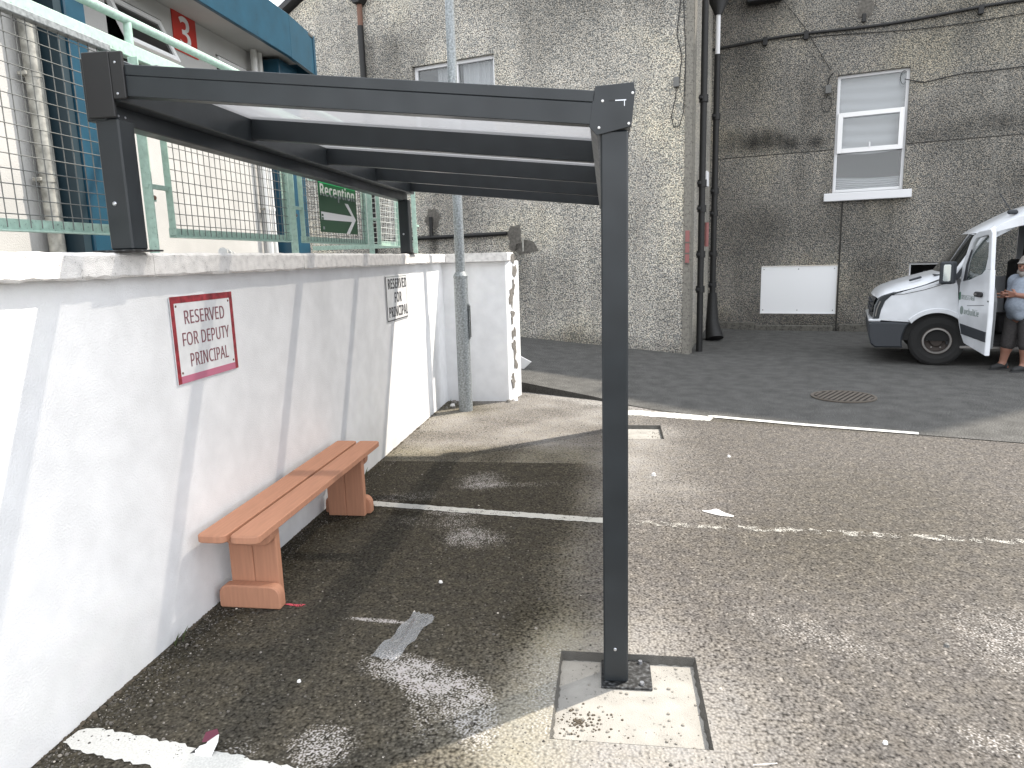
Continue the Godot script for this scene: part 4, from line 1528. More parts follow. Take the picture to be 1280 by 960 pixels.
# ---------------------------------------------------------------- the old pebbledashed building
func build_school() -> void:
	var turn := deg_to_rad(-17.0)
	var t := thing("old_building", "tall grey pebbledashed old building filling the background", "building", V(3.15, 0, -11.73), turn)
	var D := -4.13
	# near wing
	var hl := [[-5.03, -3.37, 3.35, 5.11]]
	var g := G.new()
	wall_holes(g, -8.2, 0.0, -0.2, 6.3, hl, 0.0, 0.16)
	var up := [Vector2(-8.2, 6.3), Vector2(0, 6.3), Vector2(0, 6.75), Vector2(-3.9, 8.3), Vector2(-7.9, 6.38)]
	g.prism(up, 0.3, Transform3D(Basis.IDENTITY, V(0, 0, -0.3)))
	g.face([V(-8.2, -0.2, 0), V(-8.2, 6.3, 0), V(-8.2, 6.3, -10), V(-8.2, -0.2, -10)], V(-1, 0, 0))
	g.planar = Vector2(20.0, 15.0)
	part("front_wall", g, M.pebble, t)
	g = G.new()
	g.face([V(0, -0.2, 0), V(0, 6.75, 0), V(-0.42, 6.75, D), V(-0.42, -0.2, D)], V(1, 0, 0))
	g.planar = Vector2(20.0, 15.0)
	part("side_wall", g, M.pebble, t)
	g = G.new()
	for q in [[Vector2(-8.5, 6.18), Vector2(-3.9, 8.42)], [Vector2(-3.9, 8.42), Vector2(0.2, 6.76)]]:
		var d: Vector2 = (q[1] - q[0]).normalized()
		var o := Vector2(-d.y, d.x) * 0.10
		g.prism([q[0], q[1], q[1] + o, q[0] + o], 10.0, Transform3D(Basis.IDENTITY, V(0, 0, -9.88)))
	part("roof", g, M.roof, t)
	g = G.new()
	g.box2(V(-0.10, -0.15, 0.002), V(0.012, 6.7, 0.022), 0.004)
	part("corner_strip", g, M.quoin, t)
	g = G.new()
	g.box2(V(0.002, -0.15, -0.20), V(0.022, 6.7, -0.02), 0.004)
	part("corner_strip", g, M.quoin, t)
	# far wing
	var hr := [[1.945, 3.17, 2.72, 4.92], [0.66, 2.12, 0.34, 1.335], [3.37, 4.3, 0.34, 1.345]]
	g = G.new()
	wall_holes(g, -0.42, 9.25, -0.2, 11.3, hr, D, 0.16)
	g.prism([Vector2(4.9, 11.3), Vector2(9.25, 11.3), Vector2(9.25, 13.7), Vector2(8.2, 13.55), Vector2(6.7, 13.1), Vector2(5.2, 12.25)], 0.3, Transform3D(Basis.IDENTITY, V(0, 0, D - 0.3)))
	g.face([V(9.25, -0.2, D), V(9.25, 11.3, D), V(9.25, 11.3, D - 7), V(9.25, -0.2, D - 7)], V(1, 0, 0))
	g.planar = Vector2(20.0, 15.0)
	part("front_wall", g, M.pebble_shaded, t)
	g = G.new()
	g.box2(V(-0.42, 11.28, D - 7), V(9.25, 11.38, D - 0.31))
	part("roof", g, M.roof, t)
	# windows
	g = G.new()
	bars(g, -5.03, -3.37, 3.35, 5.11, 0.06, -0.15, 0.07)
	g.box2(V(-4.20, 3.4105, -0.15), V(-4.13, 5.0495, -0.08), 0.004)
	var w := part("window", g, M.sill, t)
	for q in [[-4.98, -4.19], [-4.14, -3.42]]:
		g = G.new()
		g.box2(V(q[0], 3.4, -0.125), V(q[1], 5.06, -0.12))
		part("pane", g, M.pane, w)
	for q in [[-4.62, -4.22, 0.0], [-4.1, -3.4, 0.03]]:
		var rows := []
		for k in 50:
			var x: float = lerpf(q[0], q[1], k / 49.0)
			var z: float = -0.23 + 0.018 * sin(k * 0.9) + 0.01 * sin(k * 0.37)
			rows.append([V(x, 3.36, z), V(x, 4.2, z), V(x, 5.1, z)])
		g = G.new()
		g.sheet(rows)
		part("added_curtain", g, M.added_net, w)  # folds added where the panes would mirror the sky
	g = G.new()
	room(g, -5.03, -3.37, 3.35, 5.11, -0.17, -1.6)
	part("room", g, M.room, w)
	var y0 := 2.735
	g = G.new()
	bars(g, 1.945, 3.17, y0, 4.92, 0.055, D - 0.14, 0.06)
	var w2 := part("window", g, M.sill, t)
	g = G.new()
	bars(g, 1.99, 3.125, 3.475, 4.225, 0.085, D - 0.08, 0.05)
	part("middle_sash", g, M.plain_white, w2)
	for q in [[4.22, 4.88], [3.56, 4.14], [2.78, 3.48]]:
		g = G.new()
		g.box2(V(1.995, q[0], D - 0.115), V(3.12, q[1], D - 0.11))
		part("pane", g, M.pane, w2)
	for q in [[3.50, 4.90, M.added_blind, 0.0], [2.74, 3.02, M.added_net, 0.5]]:
		var rows := []
		for k in 36:
			var y: float = lerpf(q[0], q[1], k / 35.0)
			var row := []
			for c in 13:
				var x := lerpf(1.97, 3.15, c / 12.0)
				var sag: float = 0.05 * sin((x - 1.97) / 1.18 * PI) * (1.0 - k / 35.0) + q[3] * 0.07 * sin(x * 2.6 + 0.6)
				row.append(V(x, y - sag, D - 0.20 - 0.012 * sin(k * 1.3 + x * 1.5) - 0.03 * (1.0 - k / 35.0)))
			rows.append(row)
		g = G.new()
		g.sheet(rows)
		part("added_blind", g, q[2], w2)  # pleated sheets added to stand for reflections in the panes
	g = G.new()
	room(g, 1.946, 3.169, 2.722, 4.918, D - 0.17, D - 1.6)
	part("room", g, M.room, w2)
	g = G.new()
	g.box(V(2.56, 3.60, D - 0.02), V(0.03, 0.09, 0.025), 0.006)
	part("window_catch", g, M.sill, w2)
	g = G.new()
	g.box2(V(1.80, 2.565, D - 0.15), V(3.32, 2.719, D + 0.10), 0.01)
	part("window_sill", g, M.sill, t)
	# boarded opening and the one behind the van
	g = G.new()
	g.box2(V(0.665, 0.345, D - 0.06), V(2.115, 1.315, D - 0.03), 0.004)
	var bd := part("white_board", g, M.board, t, "clean white board filling the low opening")
	g = G.new()
	g.box2(V(0.664, 0.346, D - 0.029), V(2.116, 0.375, D - 0.018), 0.003)
	part("board_lip", g, M.board, bd)
	for x in [0.72, 1.39, 2.06]:
		for y in [0.42, 1.26]:
			part("screw", screw_at(V(x, y, D - 0.0295), 0.011), M.grey_box, bd)
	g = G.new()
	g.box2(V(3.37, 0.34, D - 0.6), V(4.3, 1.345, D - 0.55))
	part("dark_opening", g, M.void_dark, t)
	g = G.new()
	g.box2(V(3.371, 0.345, D - 0.12), V(3.40, 1.34, D - 0.06), 0.003)
	g.box2(V(3.86, 0.345, D - 0.12), V(4.29, 1.34, D - 0.1), 0.003)
	g.box2(V(3.401, 1.30, D - 0.12), V(3.859, 1.34, D - 0.06), 0.003)
	part("white_frame", g, M.sill, t)
	# base course
	for q in [[-0.30, 0.58, 0.17], [0.585, 2.08, 0.115], [2.20, 4.4, 0.15], [4.41, 6.8, 0.13], [6.81, 9.2, 0.15]]:
		g = G.new()
		g.box2(V(q[0], -0.2, D + 0.001), V(q[1], q[2], D + 0.11), 0.012)
		part("base_course", g, M.plinth, t)
	# mortar joints and rails along the wall
	g = G.new()
	g.box2(V(-0.42, 3.545, D + 0.001), V(1.93, 3.562, D + 0.004))
	g.box2(V(3.19, 3.545, D + 0.001), V(9.2, 3.562, D + 0.004))
	part("wall_joint", g, M.joint, t)
	g = G.new()
	g.box2(V(2.125, 0.0, D + 0.001), V(2.155, 2.56, D + 0.012))
	part("wall_joint", g, M.joint, t)
	var sag := []
	for i in 25:
		var x := lerpf(-0.4, 9.2, i / 24.0)
		sag.append(V(x, 5.73 + 0.03 * sin(x * 1.7) + 0.004 * x, D + 0.03))
	g = G.new()
	g.tube(sag, 0.028, 7)
	part("cable_run", g, M.cable, t)
	sag = []
	for i in 25:
		var x := lerpf(1.0, 9.2, i / 24.0)
		sag.append(V(x, 5.66 + 0.05 * sin(x * 1.3) - 0.02 * x, D + 0.015))
	g = G.new()
	g.tube(sag, 0.007, 5)
	part("cable", g, M.cable, t)
	for x in [0.6, 1.35, 4.2, 6.0]:
		g = G.new()
		g.box(V(x, 5.72, D + 0.03), V(0.09, 0.16, 0.06), 0.01)
		part("cable_clip", g, M.iron, t)
	g = G.new()
	g.box2(V(2.31, 5.80, D + 0.005), V(2.38, 5.95, D + 0.06), 0.01)
	part("wall_vent", g, M.iron, t)
	g = G.new()
	g.prism([Vector2(2.24, 5.9), Vector2(2.46, 5.9), Vector2(2.52, 6.08), Vector2(2.44, 6.2), Vector2(2.3, 6.22), Vector2(2.2, 6.05)], 0.004, Transform3D(Basis.IDENTITY, V(0, 0, D + 0.001)))
	part("render_patch", g, M.mortar, t)
	g = G.new()
	g.box2(V(0.25, 6.42, D + 0.001), V(0.9, 6.75, D + 0.25), 0.02)
	part("wall_bracket", g, M.iron, t)
	g = G.new()
	g.tube([V(0.85, 6.5, D + 0.04), V(1.3, 5.9, D + 0.02), V(1.82, 5.02, D + 0.02)], 0.006, 5)
	part("cable", g, M.cable, t)
	g = G.new()
	var loop := []
	for i in 13:
		var a := TAU * i / 12.0
		loop.append(V(1.77 + 0.09 * cos(a), 4.42 + 0.15 * sin(a), D + 0.03))
	g.tube(loop, 0.006, 5)
	part("cable", g, M.cable, t)
	g = G.new()
	g.tube([V(1.86, 4.97, D + 0.03), V(1.80, 4.9, D + 0.03), V(1.76, 4.7, D + 0.03)], 0.012, 5)
	part("cable", g, M.cable, t)
	g = G.new()
	g.box(V(1.79, 4.68, D + 0.04), V(0.11, 0.16, 0.06), 0.01)
	part("junction_box", g, M.grey_box, t)
	g = G.new()
	var wob := []
	for i in 20:
		var x := lerpf(3.08, 9.2, i / 19.0)
		wob.append(V(x, 4.72 - (0.13 * exp(-pow((x - 3.5) / 0.25, 2))) - 0.02 * (x - 3.0) + 0.012 * sin(x * 4.0), D + 0.02))
	g.tube(wob, 0.009, 5)
	loop = []
	for i in 9:
		var a := PI * 0.4 + PI * 1.2 * i / 8.0
		loop.append(V(3.07 + 0.06 * cos(a), 4.74 + 0.12 * sin(a), D + 0.02))
	g.tube(loop, 0.006, 5)
	part("cable", g, M.cable, t)
	# pipes in the corner: the stack, the leader with its hopper, their collars
	for p in [[0.10, -0.42, 0.052, 0.0, 6.9], [0.02, -2.1, 0.054, 0.0, 5.1]]:
		g = G.new()
		g.tube([V(p[0], p[3], p[1]), V(p[0], p[4], p[1])], p[2], 14)
		var dp := part("drainpipe", g, M.iron, t)
		for y in [1.05, 1.62, 2.35, 2.75, 4.05, 5.9]:
			if y < p[4]:
				g = G.new()
				g.tube([V(p[0], y - 0.055, p[1]), V(p[0], y + 0.055, p[1])], p[2] + 0.02, 14)
				g.box(V(p[0] - 0.03, y, p[1] + 0.0), V(0.06, 0.05, 0.24), 0.01)
				part("collar", g, M.iron, dp)
	g = G.new()
	g.tube([V(0.02, 5.1, -2.1), V(0.02, 5.75, -2.1)], 0.04, 12)
	part("drainpipe", g, M.sill, t, "short pale length let into the black pipe")
	g = G.new()
	g.tube([V(0.02, 5.75, -2.1), V(0.02, 5.95, -2.1), V(0.02, 6.1, -2.1), V(0.02, 6.9, -2.1)], [0.062, 0.16, 0.17, 0.09], 10)
	part("hopper", g, M.iron, t)
	g = G.new()
	g.tube([V(0.02, 0.9, -2.1), V(0.03, 0.35, -2.07), V(0.10, 0.05, -1.95)], [0.08, 0.12, 0.17], 12)
	part("pipe_shoe", g, M.iron, t)
	g = G.new()
	g.box2(V(-0.065, 1.47, 0.023), V(0.0, 2.0, 0.04), 0.004)
	var mk := part("marker_strip", g, M.marker_pink, t, "pink and white marker strip on the corner")
	for y in [1.47, 1.63, 1.80]:
		g = G.new()
		g.box2(V(-0.066, y, 0.0402), V(0.001, y + 0.025, 0.042))
		part("marker_stripe", g, M.plinth, mk)
	g = G.new()
	g.tube([V(0.05, 1.75, -1.2), V(0.05, 2.16, -1.2)], 0.035, 10)
	part("marker_pipe", g, M.marker_pink, t)
	g = G.new()
	g.box2(V(0.0, 2.75, -1.15), V(0.08, 3.0, -1.0), 0.01)
	part("white_box", g, M.sill, t)
	g = G.new()
	g.box2(V(-0.28, 4.17, 0.001), V(-0.19, 4.32, 0.07), 0.01)
	part("junction_box", g, M.grey_box, t)
	g = G.new()
	g.tube([V(-0.21, 6.4, 0.02), V(-0.17, 5.6, 0.02), V(-0.24, 4.95, 0.02), V(-0.16, 4.6, 0.02), V(-0.20, 4.2, 0.03)], 0.008, 5)
	g.tube([V(-0.235, 4.17, 0.04), V(-0.25, 4.0, 0.03), V(-0.31, 3.75, 0.03), V(-0.27, 3.58, 0.03), V(-0.18, 3.60, 0.03), V(-0.12, 3.8, 0.03), V(-0.10, 4.6, 0.02), V(-0.18, 6.0, 0.02), V(-0.15, 6.6, 0.02)], 0.008, 5)
	part("cable", g, M.cable, t)
	# hopper and broken pipe on the near wing
	g = G.new()
	g.prism([Vector2(-6.24, 6.62), Vector2(-5.84, 6.62), Vector2(-5.88, 6.42), Vector2(-5.98, 6.30), Vector2(-6.10, 6.30), Vector2(-6.20, 6.42)], 0.2, Transform3D(Basis.IDENTITY, V(0, 0, 0.002)), 0.01)
	part("hopper", g, M.iron, t)
	g = G.new()
	g.tube([V(-6.04, 6.30, 0.09), V(-6.04, 5.93, 0.09)], 0.05, 12)
	part("broken_pipe", g, M.rust, t)
	g = G.new()
	g.tube([V(-6.04, 5.93, 0.10), V(-6.03, 4.2, 0.10), V(-6.03, 1.0, 0.10)], 0.058, 12)
	part("drainpipe", g, M.iron, t)
	# low pipe run with a stub, and bare patches of mortar
	g = G.new()
	g.tube([V(-6.0, 2.06, 0.05), V(-4.2, 2.07, 0.05), V(-3.2, 2.08, 0.05)], 0.036, 9)
	g.tube([V(-4.76, 2.06, 0.05), V(-4.76, 2.44, 0.05)], 0.036, 9)
	part("service_pipe", g, M.iron, t)
	for q in [[-4.74, 2.42, 0.17, 0.19, 5], [-3.07, 2.0, 0.14, 0.27, 8], [-2.86, 1.82, 0.24, 0.13, 12], [-5.25, 2.2, 0.09, 0.07, 3]]:
		rng.seed = 500 + q[4]
		var pts := []
		for i in 15:
			var a := TAU * i / 15.0
			var r := rng.randf_range(0.7, 1.12)
			pts.append(Vector2(q[0] + q[2] * cos(a) * r, q[1] + q[3] * sin(a) * r))
		g = G.new()
		g.prism(pts, 0.006, Transform3D(Basis.IDENTITY, V(0, 0, 0.001 + 0.0015 * (q[4] % 4))))
		part("render_patch", g, M.mortar, t)
	g = G.new()
	g.tube([V(-2.9, 1.98, 0.03), V(-2.9, 1.76, 0.03)], 0.016, 8)
	part("pipe_stub", g, M.pvc_dirty, t)
	# pale offcut of board leaning behind the wall end
	g = G.new()
	g.prism([Vector2(0, 0), Vector2(0.2, -0.16), Vector2(0.42, 0.04), Vector2(0.05, 0.22)], 0.02, Transform3D(Basis(Vector3.UP, -0.2), V(0.42, 0.20, -9.6)), 0.003)
	solo("board_offcut", g, M.sill, "pale pointed board offcut poking out past the white wall end", "board")

# ---------------------------------------------------------------- the van
func lofted(profile: Array, zs: Array, f: Callable) -> G:
	var p := []
	for q in profile:
		var row := []
		for z in zs:
			row.append(f.call(q, z))
		p.append(row)
	var g := G.new()
	g.sheet(p)
	return g

func arc(cx: float, cy: float, r: float, a0: float, a1: float, n: int) -> Array:
	var l := []
	for i in n + 1:
		var a := deg_to_rad(lerpf(a0, a1, float(i) / n))
		l.append(Vector2(cx + r * cos(a), cy + r * sin(a)))
	return l

func build_van() -> void:
	var t := thing("van", "white high roofed van with its front door swung open", "van", V(6.378, 0, -10.402), deg_to_rad(-17.0))
	var W := -1.86
	var mid := W / 2
	# wing around the wheel
	var pts := [Vector2(-0.80, 0.635)]
	pts.append_array(arc(-0.03, 0.35, 0.405, 141, 52, 14))
	pts.append_array([Vector2(0.212, 0.75), Vector2(0.185, 1.10), Vector2(0.14, 1.21), Vector2(0.02, 1.20), Vector2(-0.22, 1.11), Vector2(-0.47, 1.03), Vector2(-0.60, 0.985), Vector2(-0.68, 0.90), Vector2(-0.725, 0.78), Vector2(-0.745, 0.66)])
	var g := G.new()
	g.prism(pts, 0.05, Transform3D(Basis.IDENTITY, V(0, 0, -0.05)), 0.008, 35.0)
	part("wing", g, M.van, t)
	g = G.new()
	g.prism(pts, 0.05, Transform3D(Basis.IDENTITY, V(0, 0, W)), 0.008, 35.0)
	part("wing", g, M.van, t)
	# flared lip of the arch
	g = G.new()
	var lip := arc(-0.03, 0.35, 0.455, 140, 48, 14)
	var lo := arc(-0.03, 0.35, 0.392, 48, 142, 14)
	lip.append_array(lo)
	g.prism(lip, 0.03, Transform3D(Basis.IDENTITY, V(0, 0, -0.005)), 0.006, 30.0)
	part("arch_lip", g, M.van, t)
	g = G.new()
	g.prism(arc(-0.03, 0.35, 0.43, 180, 0, 18), 0.62, Transform3D(Basis.IDENTITY, V(0, 0, -0.68)))
	part("arch_liner", g, M.rubber, t)
	g = G.new()
	g.prism([Vector2(-0.70, 0.36), Vector2(-0.68, 0.85), Vector2(0.1, 1.1), Vector2(0.15, 0.3), Vector2(-0.4, 0.3)], absf(W) - 1.4, Transform3D(Basis.IDENTITY, V(0, 0, mid - 0.23)))
	part("engine_bay", g, M.cabin, t)
	# bonnet
	var zs := []
	for i in 21:
		zs.append(-0.004 + (W + 0.008) * i / 20.0)
	var bon := [[-0.775, 0.955, 0.94], [-0.735, 1.02, 0.97], [-0.66, 1.075, 0.995], [-0.52, 1.135, 1.025], [-0.366, 1.19, 1.065], [-0.2, 1.238, 1.12], [-0.03, 1.285, 1.20], [0.08, 1.30, 1.225]]
	g = lofted(bon, zs, func(q: Array, z: float) -> Vector3:
		var s := absf(z - mid) / absf(mid)
		var k := pow(1.0 - pow(s, 5.0), 0.6)
		var fr := clampf((-q[0] - 0.2) / 0.6, 0.0, 1.0)
		return V(q[0] - 0.06 * (1.0 - s * s) * fr, lerpf(q[2], q[1], k), z))
	part("bonnet", g, M.van, t)
	g = G.new()
	g.tube([V(-0.62, 0.985, 0.001), V(-0.45, 1.0, 0.001), V(-0.2, 1.06, 0.001), V(0.0, 1.13, 0.001), V(0.12, 1.15, 0.001)], 0.004, 5)
	part("bonnet_seam", g, M.seam, t)
	g = G.new()
	g.box(V(-0.32, 1.205, -0.12), V(0.16, 0.03, 0.03), 0.01, Basis(Vector3.BACK, 0.3))
	part("washer_jet", g, M.bumper, t)
	# grille and lamps
	g = lofted([[-0.83, 0.65], [-0.83, 0.76], [-0.815, 0.86], [-0.79, 0.955]], zs.slice(3, 18), func(q: Array, z: float) -> Vector3:
		var s := absf(z - mid) / absf(mid)
		return V(q[0] - 0.05 * (1.0 - s * s) + 0.03, q[1], z))
	var gr := part("grille", g, M.grille, t)
	for y in [0.72, 0.79, 0.86]:
		g = G.new()
		g.box2(V(-0.86, y, W + 0.4), V(-0.80, y + 0.02, -0.4), 0.004)
		part("grille_bar", g, M.bumper, gr)
	for e in 2:
		g = G.new()
		var z := -0.30 if e == 0 else W - 0.008
		g.prism([Vector2(-0.825, 0.655), Vector2(-0.742, 0.655), Vector2(-0.722, 0.78), Vector2(-0.678, 0.905), Vector2(-0.60, 0.985), Vector2(-0.475, 1.035), Vector2(-0.58, 1.03), Vector2(-0.70, 0.99), Vector2(-0.76, 0.955), Vector2(-0.81, 0.83)], 0.306, Transform3D(Basis.IDENTITY, V(0, 0, z)), 0.012, 30.0)
		var hl := part("headlight", g, M.lamp_glass, t)
		g = G.new()
		g.tube([V(-0.79, 0.69, z + 0.309), V(-0.775, 0.80, z + 0.309), V(-0.74, 0.90, z + 0.309)], 0.008, 6)
		part("lamp_edge", g, M.rim, hl)
	# bumper
	g = G.new()
	var bp := [Vector2(-0.775, 0.245), Vector2(-0.835, 0.30), Vector2(-0.865, 0.42), Vector2(-0.87, 0.58), Vector2(-0.835, 0.61), Vector2(-0.60, 0.612)]
	bp.append_array(arc(-0.03, 0.35, 0.41, 143, 194, 6))
	g.prism(bp, absf(W) + 0.02, Transform3D(Basis.IDENTITY, V(0, 0, W - 0.01)), 0.02, 30.0)
	part("bumper", g, M.bumper, t)
	g = G.new()
	g.box2(V(-0.875, 0.612, W + 0.06), V(-0.72, 0.652, 0.004), 0.012)
	part("bumper_lip", g, M.van, t)
	# windscreen, pillars, roof
	var ws := [[-0.02, 1.265], [0.08, 1.42], [0.19, 1.60], [0.315, 1.79]]
	g = lofted(ws, zs, func(q: Array, z: float) -> Vector3:
		var s := absf(z - mid) / absf(mid)
		return V(q[0] + 0.22 * pow(s, 4.0), q[1] + 0.01, lerpf(z, mid, 0.06 * clampf((q[1] - 1.2) / 0.6, 0, 1))))
	part("windscreen", g, M.glass_dark, t)
	g = G.new()
	g.box2(V(-0.10, 1.245, W + 0.1), V(0.02, 1.262, -0.1), 0.005)
	part("scuttle", g, M.bumper, t)
	for e in 2:
		var z := -0.03 if e == 0 else W + 0.03
		var zi := -0.07 if e == 0 else W + 0.07
		g = G.new()
		g.tube([V(0.10, 1.20, z), V(0.22, 1.40, z), V(0.36, 1.64, zi), V(0.46, 1.79, zi), V(0.56, 1.86, zi)], [0.04, 0.035, 0.033, 0.035, 0.04], 8)
		part("front_pillar", g, M.van, t)
	var rf := [[0.315, 1.80], [0.43, 1.88], [0.56, 1.955], [0.70, 2.035], [0.86, 2.115], [1.1, 2.19], [1.5, 2.24], [4.2, 2.25]]
	g = lofted(rf, zs, func(q: Array, z: float) -> Vector3:
		var s := absf(z - mid) / absf(mid)
		return V(q[0] + 0.17 * pow(s, 4.0) * clampf(1.6 - q[0], 0.0, 1.0), q[1] - 0.13 * pow(s, 5.0), lerpf(z, mid, 0.03)))
	part("roof", g, M.van, t)
	g = G.new()
	g.tube([V(0.75, 2.06, -0.25), V(0.60, 2.30, -0.25)], 0.006, 6)
	g.box(V(0.76, 2.06, -0.25), V(0.12, 0.06, 0.06), 0.02)
	part("aerial", g, M.bumper, t)
	# body side behind the door opening, with the band over it
	var sd := [Vector2(0.44, 1.77), Vector2(0.60, 1.905), Vector2(0.78, 1.985), Vector2(1.0, 2.06), Vector2(1.5, 2.13), Vector2(4.2, 2.14), Vector2(4.2, 0.32), Vector2(3.6, 0.30), Vector2(1.14, 0.28), Vector2(1.12, 1.93), Vector2(0.80, 1.865), Vector2(0.60, 1.81)]
	for z in [-0.055, W + 0.005]:
		g = G.new()
		g.prism(sd, 0.05, Transform3D(Basis.IDENTITY, V(0, 0, z)), 0.006, 25.0)
		part("body_side", g, M.van, t)
	g = G.new()
	g.box2(V(1.2, 0.34, W + 0.06), V(4.15, 2.1, -0.06))
	part("load_space", g, M.cabin, t)
	g = G.new()
	g.box2(V(4.2, 0.35, W + 0.02), V(4.24, 2.12, -0.02), 0.01)
	part("rear_doors", g, M.van, t)
	# far door, its glass, and the cabin
	g = G.new()
	g.prism([Vector2(0.18, 0.30), Vector2(1.14, 0.30), Vector2(1.14, 1.18), Vector2(0.2, 1.12)], 0.04, Transform3D(Basis.IDENTITY, V(0, 0, W + 0.005)))
	part("far_door", g, M.van, t)
	g = G.new()
	g.prism([Vector2(0.24, 1.15), Vector2(0.56, 1.78), Vector2(1.14, 1.86), Vector2(1.14, 1.15)], 0.004, Transform3D(Basis.IDENTITY, V(0, 0, W + 0.02)))
	part("far_window", g, M.window, t)
	g = G.new()
	g.box2(V(0.1, 0.30, W + 0.05), V(1.19, 0.36, -0.06))
	g.box2(V(0.0, 0.36, W + 0.06), V(0.30, 1.08, -0.07), 0.05)
	g.box2(V(0.80, 0.361, W + 0.1), V(1.18, 0.62, -0.95), 0.04)
	g.box2(V(1.0, 0.621, W + 0.12), V(1.15, 1.42, -1.0), 0.04)
	part("cabin", g, M.cabin, t)
	g = G.new()
	var wheel := []
	for i in 17:
		var a := TAU * i / 16.0
		wheel.append(V(0.44 + 0.09 * sin(a), 1.08 + 0.15 * sin(a), -1.38 + 0.18 * cos(a)))
	g.tube(wheel, 0.014, 7)
	part("steering_wheel", g, M.bumper, t)
	g = G.new()
	g.box2(V(0.26, 0.255, -0.28), V(1.13, 0.29, -0.012), 0.008)
	part("step", g, M.rim, t)
	# wheels
	for q in [[0.0, -0.02], [0.0, W + 0.25], [3.25, -0.02], [3.25, W + 0.25]]:
		var T := Transform3D(Basis(V(1, 0, 0), V(0, 0, 1), V(0, -1, 0)), V(q[0] - 0.015, 0.352, q[1] - 0.23))
		g = G.new()
		g.lathe([Vector2(0.20, 0.0), Vector2(0.31, 0.0), Vector2(0.345, 0.03), Vector2(0.352, 0.06), Vector2(0.352, 0.17), Vector2(0.345, 0.20), Vector2(0.31, 0.225), Vector2(0.25, 0.23), Vector2(0.19, 0.215), Vector2(0.17, 0.19)], 40, T)
		var wh := part("wheel", g, M.rubber, t)
		g = G.new()
		g.lathe([Vector2(0.187, 0.20), Vector2(0.187, 0.222), Vector2(0.165, 0.225), Vector2(0.152, 0.20), Vector2(0.145, 0.15), Vector2(0.08, 0.13), Vector2(0.075, 0.17), Vector2(0.0001, 0.175)], 32, T)
		part("rim", g, M.hub, wh)
		g = G.new()
		g.lathe([Vector2(0.178, 0.222), Vector2(0.178, 0.232), Vector2(0.158, 0.234), Vector2(0.152, 0.214)], 32, T)
		part("rim_ring", g, M.rim, wh)
		for i in 6:
			var a := TAU * i / 6.0
			g = G.new()
			g.tube([T * V(0.11 * cos(a), 0.13, 0.11 * sin(a)), T * V(0.11 * cos(a), 0.16, 0.11 * sin(a))], 0.012, 6)
			part("wheel_nut", g, M.rim, wh)
	# door mirror
	g = G.new()
	g.prism(rounded(-0.085, 0.085, 1.145, 1.44, [0.03, 0.03, 0.03, 0.03]), 0.13, Transform3D(Basis(Vector3.UP, -0.5), V(0.06, 0, 0.16)), 0.02, 30.0)
	var mr := part("door_mirror", g, M.bumper, t)
	g = G.new()
	g.prism(rounded(-0.03, 0.062, 1.18, 1.40, [0.02, 0.02, 0.02, 0.02]), 0.006, Transform3D(Basis(Vector3.UP, -0.5), V(0.06, 0, 0.16)) * Transform3D(Basis.IDENTITY, V(0, 0, 0.127)), 0.002)
	part("mirror_glass", g, M.mirror, mr)
	g = G.new()
	g.prism([Vector2(-0.08, 1.125), Vector2(0.19, 1.20), Vector2(0.25, 1.42), Vector2(0.12, 1.22)], 0.07, Transform3D(Basis.IDENTITY, V(0, 0, -0.05)), 0.01)
	part("mirror_foot", g, M.bumper, t)
	# the open door
	var hinge := Transform3D(Basis(Vector3.UP, deg_to_rad(-77.0)), V(0.2, 0, -0.01))
	var outl := [Vector2(0.285, 0.36), Vector2(0.935, 0.285), Vector2(0.94, 0.75), Vector2(0.885, 1.41), Vector2(0.845, 1.79), Vector2(0.80, 1.83), Vector2(0.44, 1.81), Vector2(0.30, 1.76), Vector2(0.23, 1.70), Vector2(0.04, 1.40), Vector2(0.0, 1.20), Vector2(0.0, 0.86), Vector2(0.04, 0.65), Vector2(0.16, 0.47)]
	var win := [Vector2(0.075, 1.17), Vector2(0.14, 1.40), Vector2(0.31, 1.665), Vector2(0.40, 1.73), Vector2(0.74, 1.765), Vector2(0.775, 1.73), Vector2(0.79, 1.50), Vector2(0.74, 1.34), Vector2(0.66, 1.285), Vector2(0.30, 1.20)]
	g = G.new()
	# the skin below the glass, then the frame round it in pieces
	g.prism([Vector2(0.285, 0.36), Vector2(0.935, 0.285), Vector2(0.94, 0.75), Vector2(0.905, 1.17), Vector2(0.89, 1.34), Vector2(0.74, 1.34), Vector2(0.66, 1.285), Vector2(0.30, 1.20), Vector2(0.075, 1.17), Vector2(0.0, 1.16), Vector2(0.0, 0.86), Vector2(0.04, 0.65), Vector2(0.16, 0.47)], 0.06, hinge * Transform3D(Basis.IDENTITY, V(0, 0, -0.06)), 0.008, 25.0)
	g.prism([Vector2(0.0, 1.161), Vector2(0.074, 1.171), Vector2(0.14, 1.40), Vector2(0.31, 1.665), Vector2(0.40, 1.73), Vector2(0.74, 1.765), Vector2(0.775, 1.73), Vector2(0.79, 1.50), Vector2(0.741, 1.341), Vector2(0.89, 1.341), Vector2(0.845, 1.79), Vector2(0.80, 1.83), Vector2(0.44, 1.81), Vector2(0.30, 1.76), Vector2(0.23, 1.70), Vector2(0.04, 1.40)], 0.05, hinge * Transform3D(Basis.IDENTITY, V(0, 0, -0.052)), 0.006, 25.0)
	var door := part("front_door", g, M.van, t)
	g = G.new()
	g.prism(win, 0.005, hinge * Transform3D(Basis.IDENTITY, V(0, 0, -0.03)))
	part("window_pane", g, M.window, door)
	g = G.new()
	g.prism([Vector2(0.075, 1.171), Vector2(0.14, 1.40), Vector2(0.26, 1.59), Vector2(0.27, 1.57), Vector2(0.19, 1.40), Vector2(0.17, 1.185)], 0.012, hinge * Transform3D(Basis.IDENTITY, V(0, 0, -0.02)))
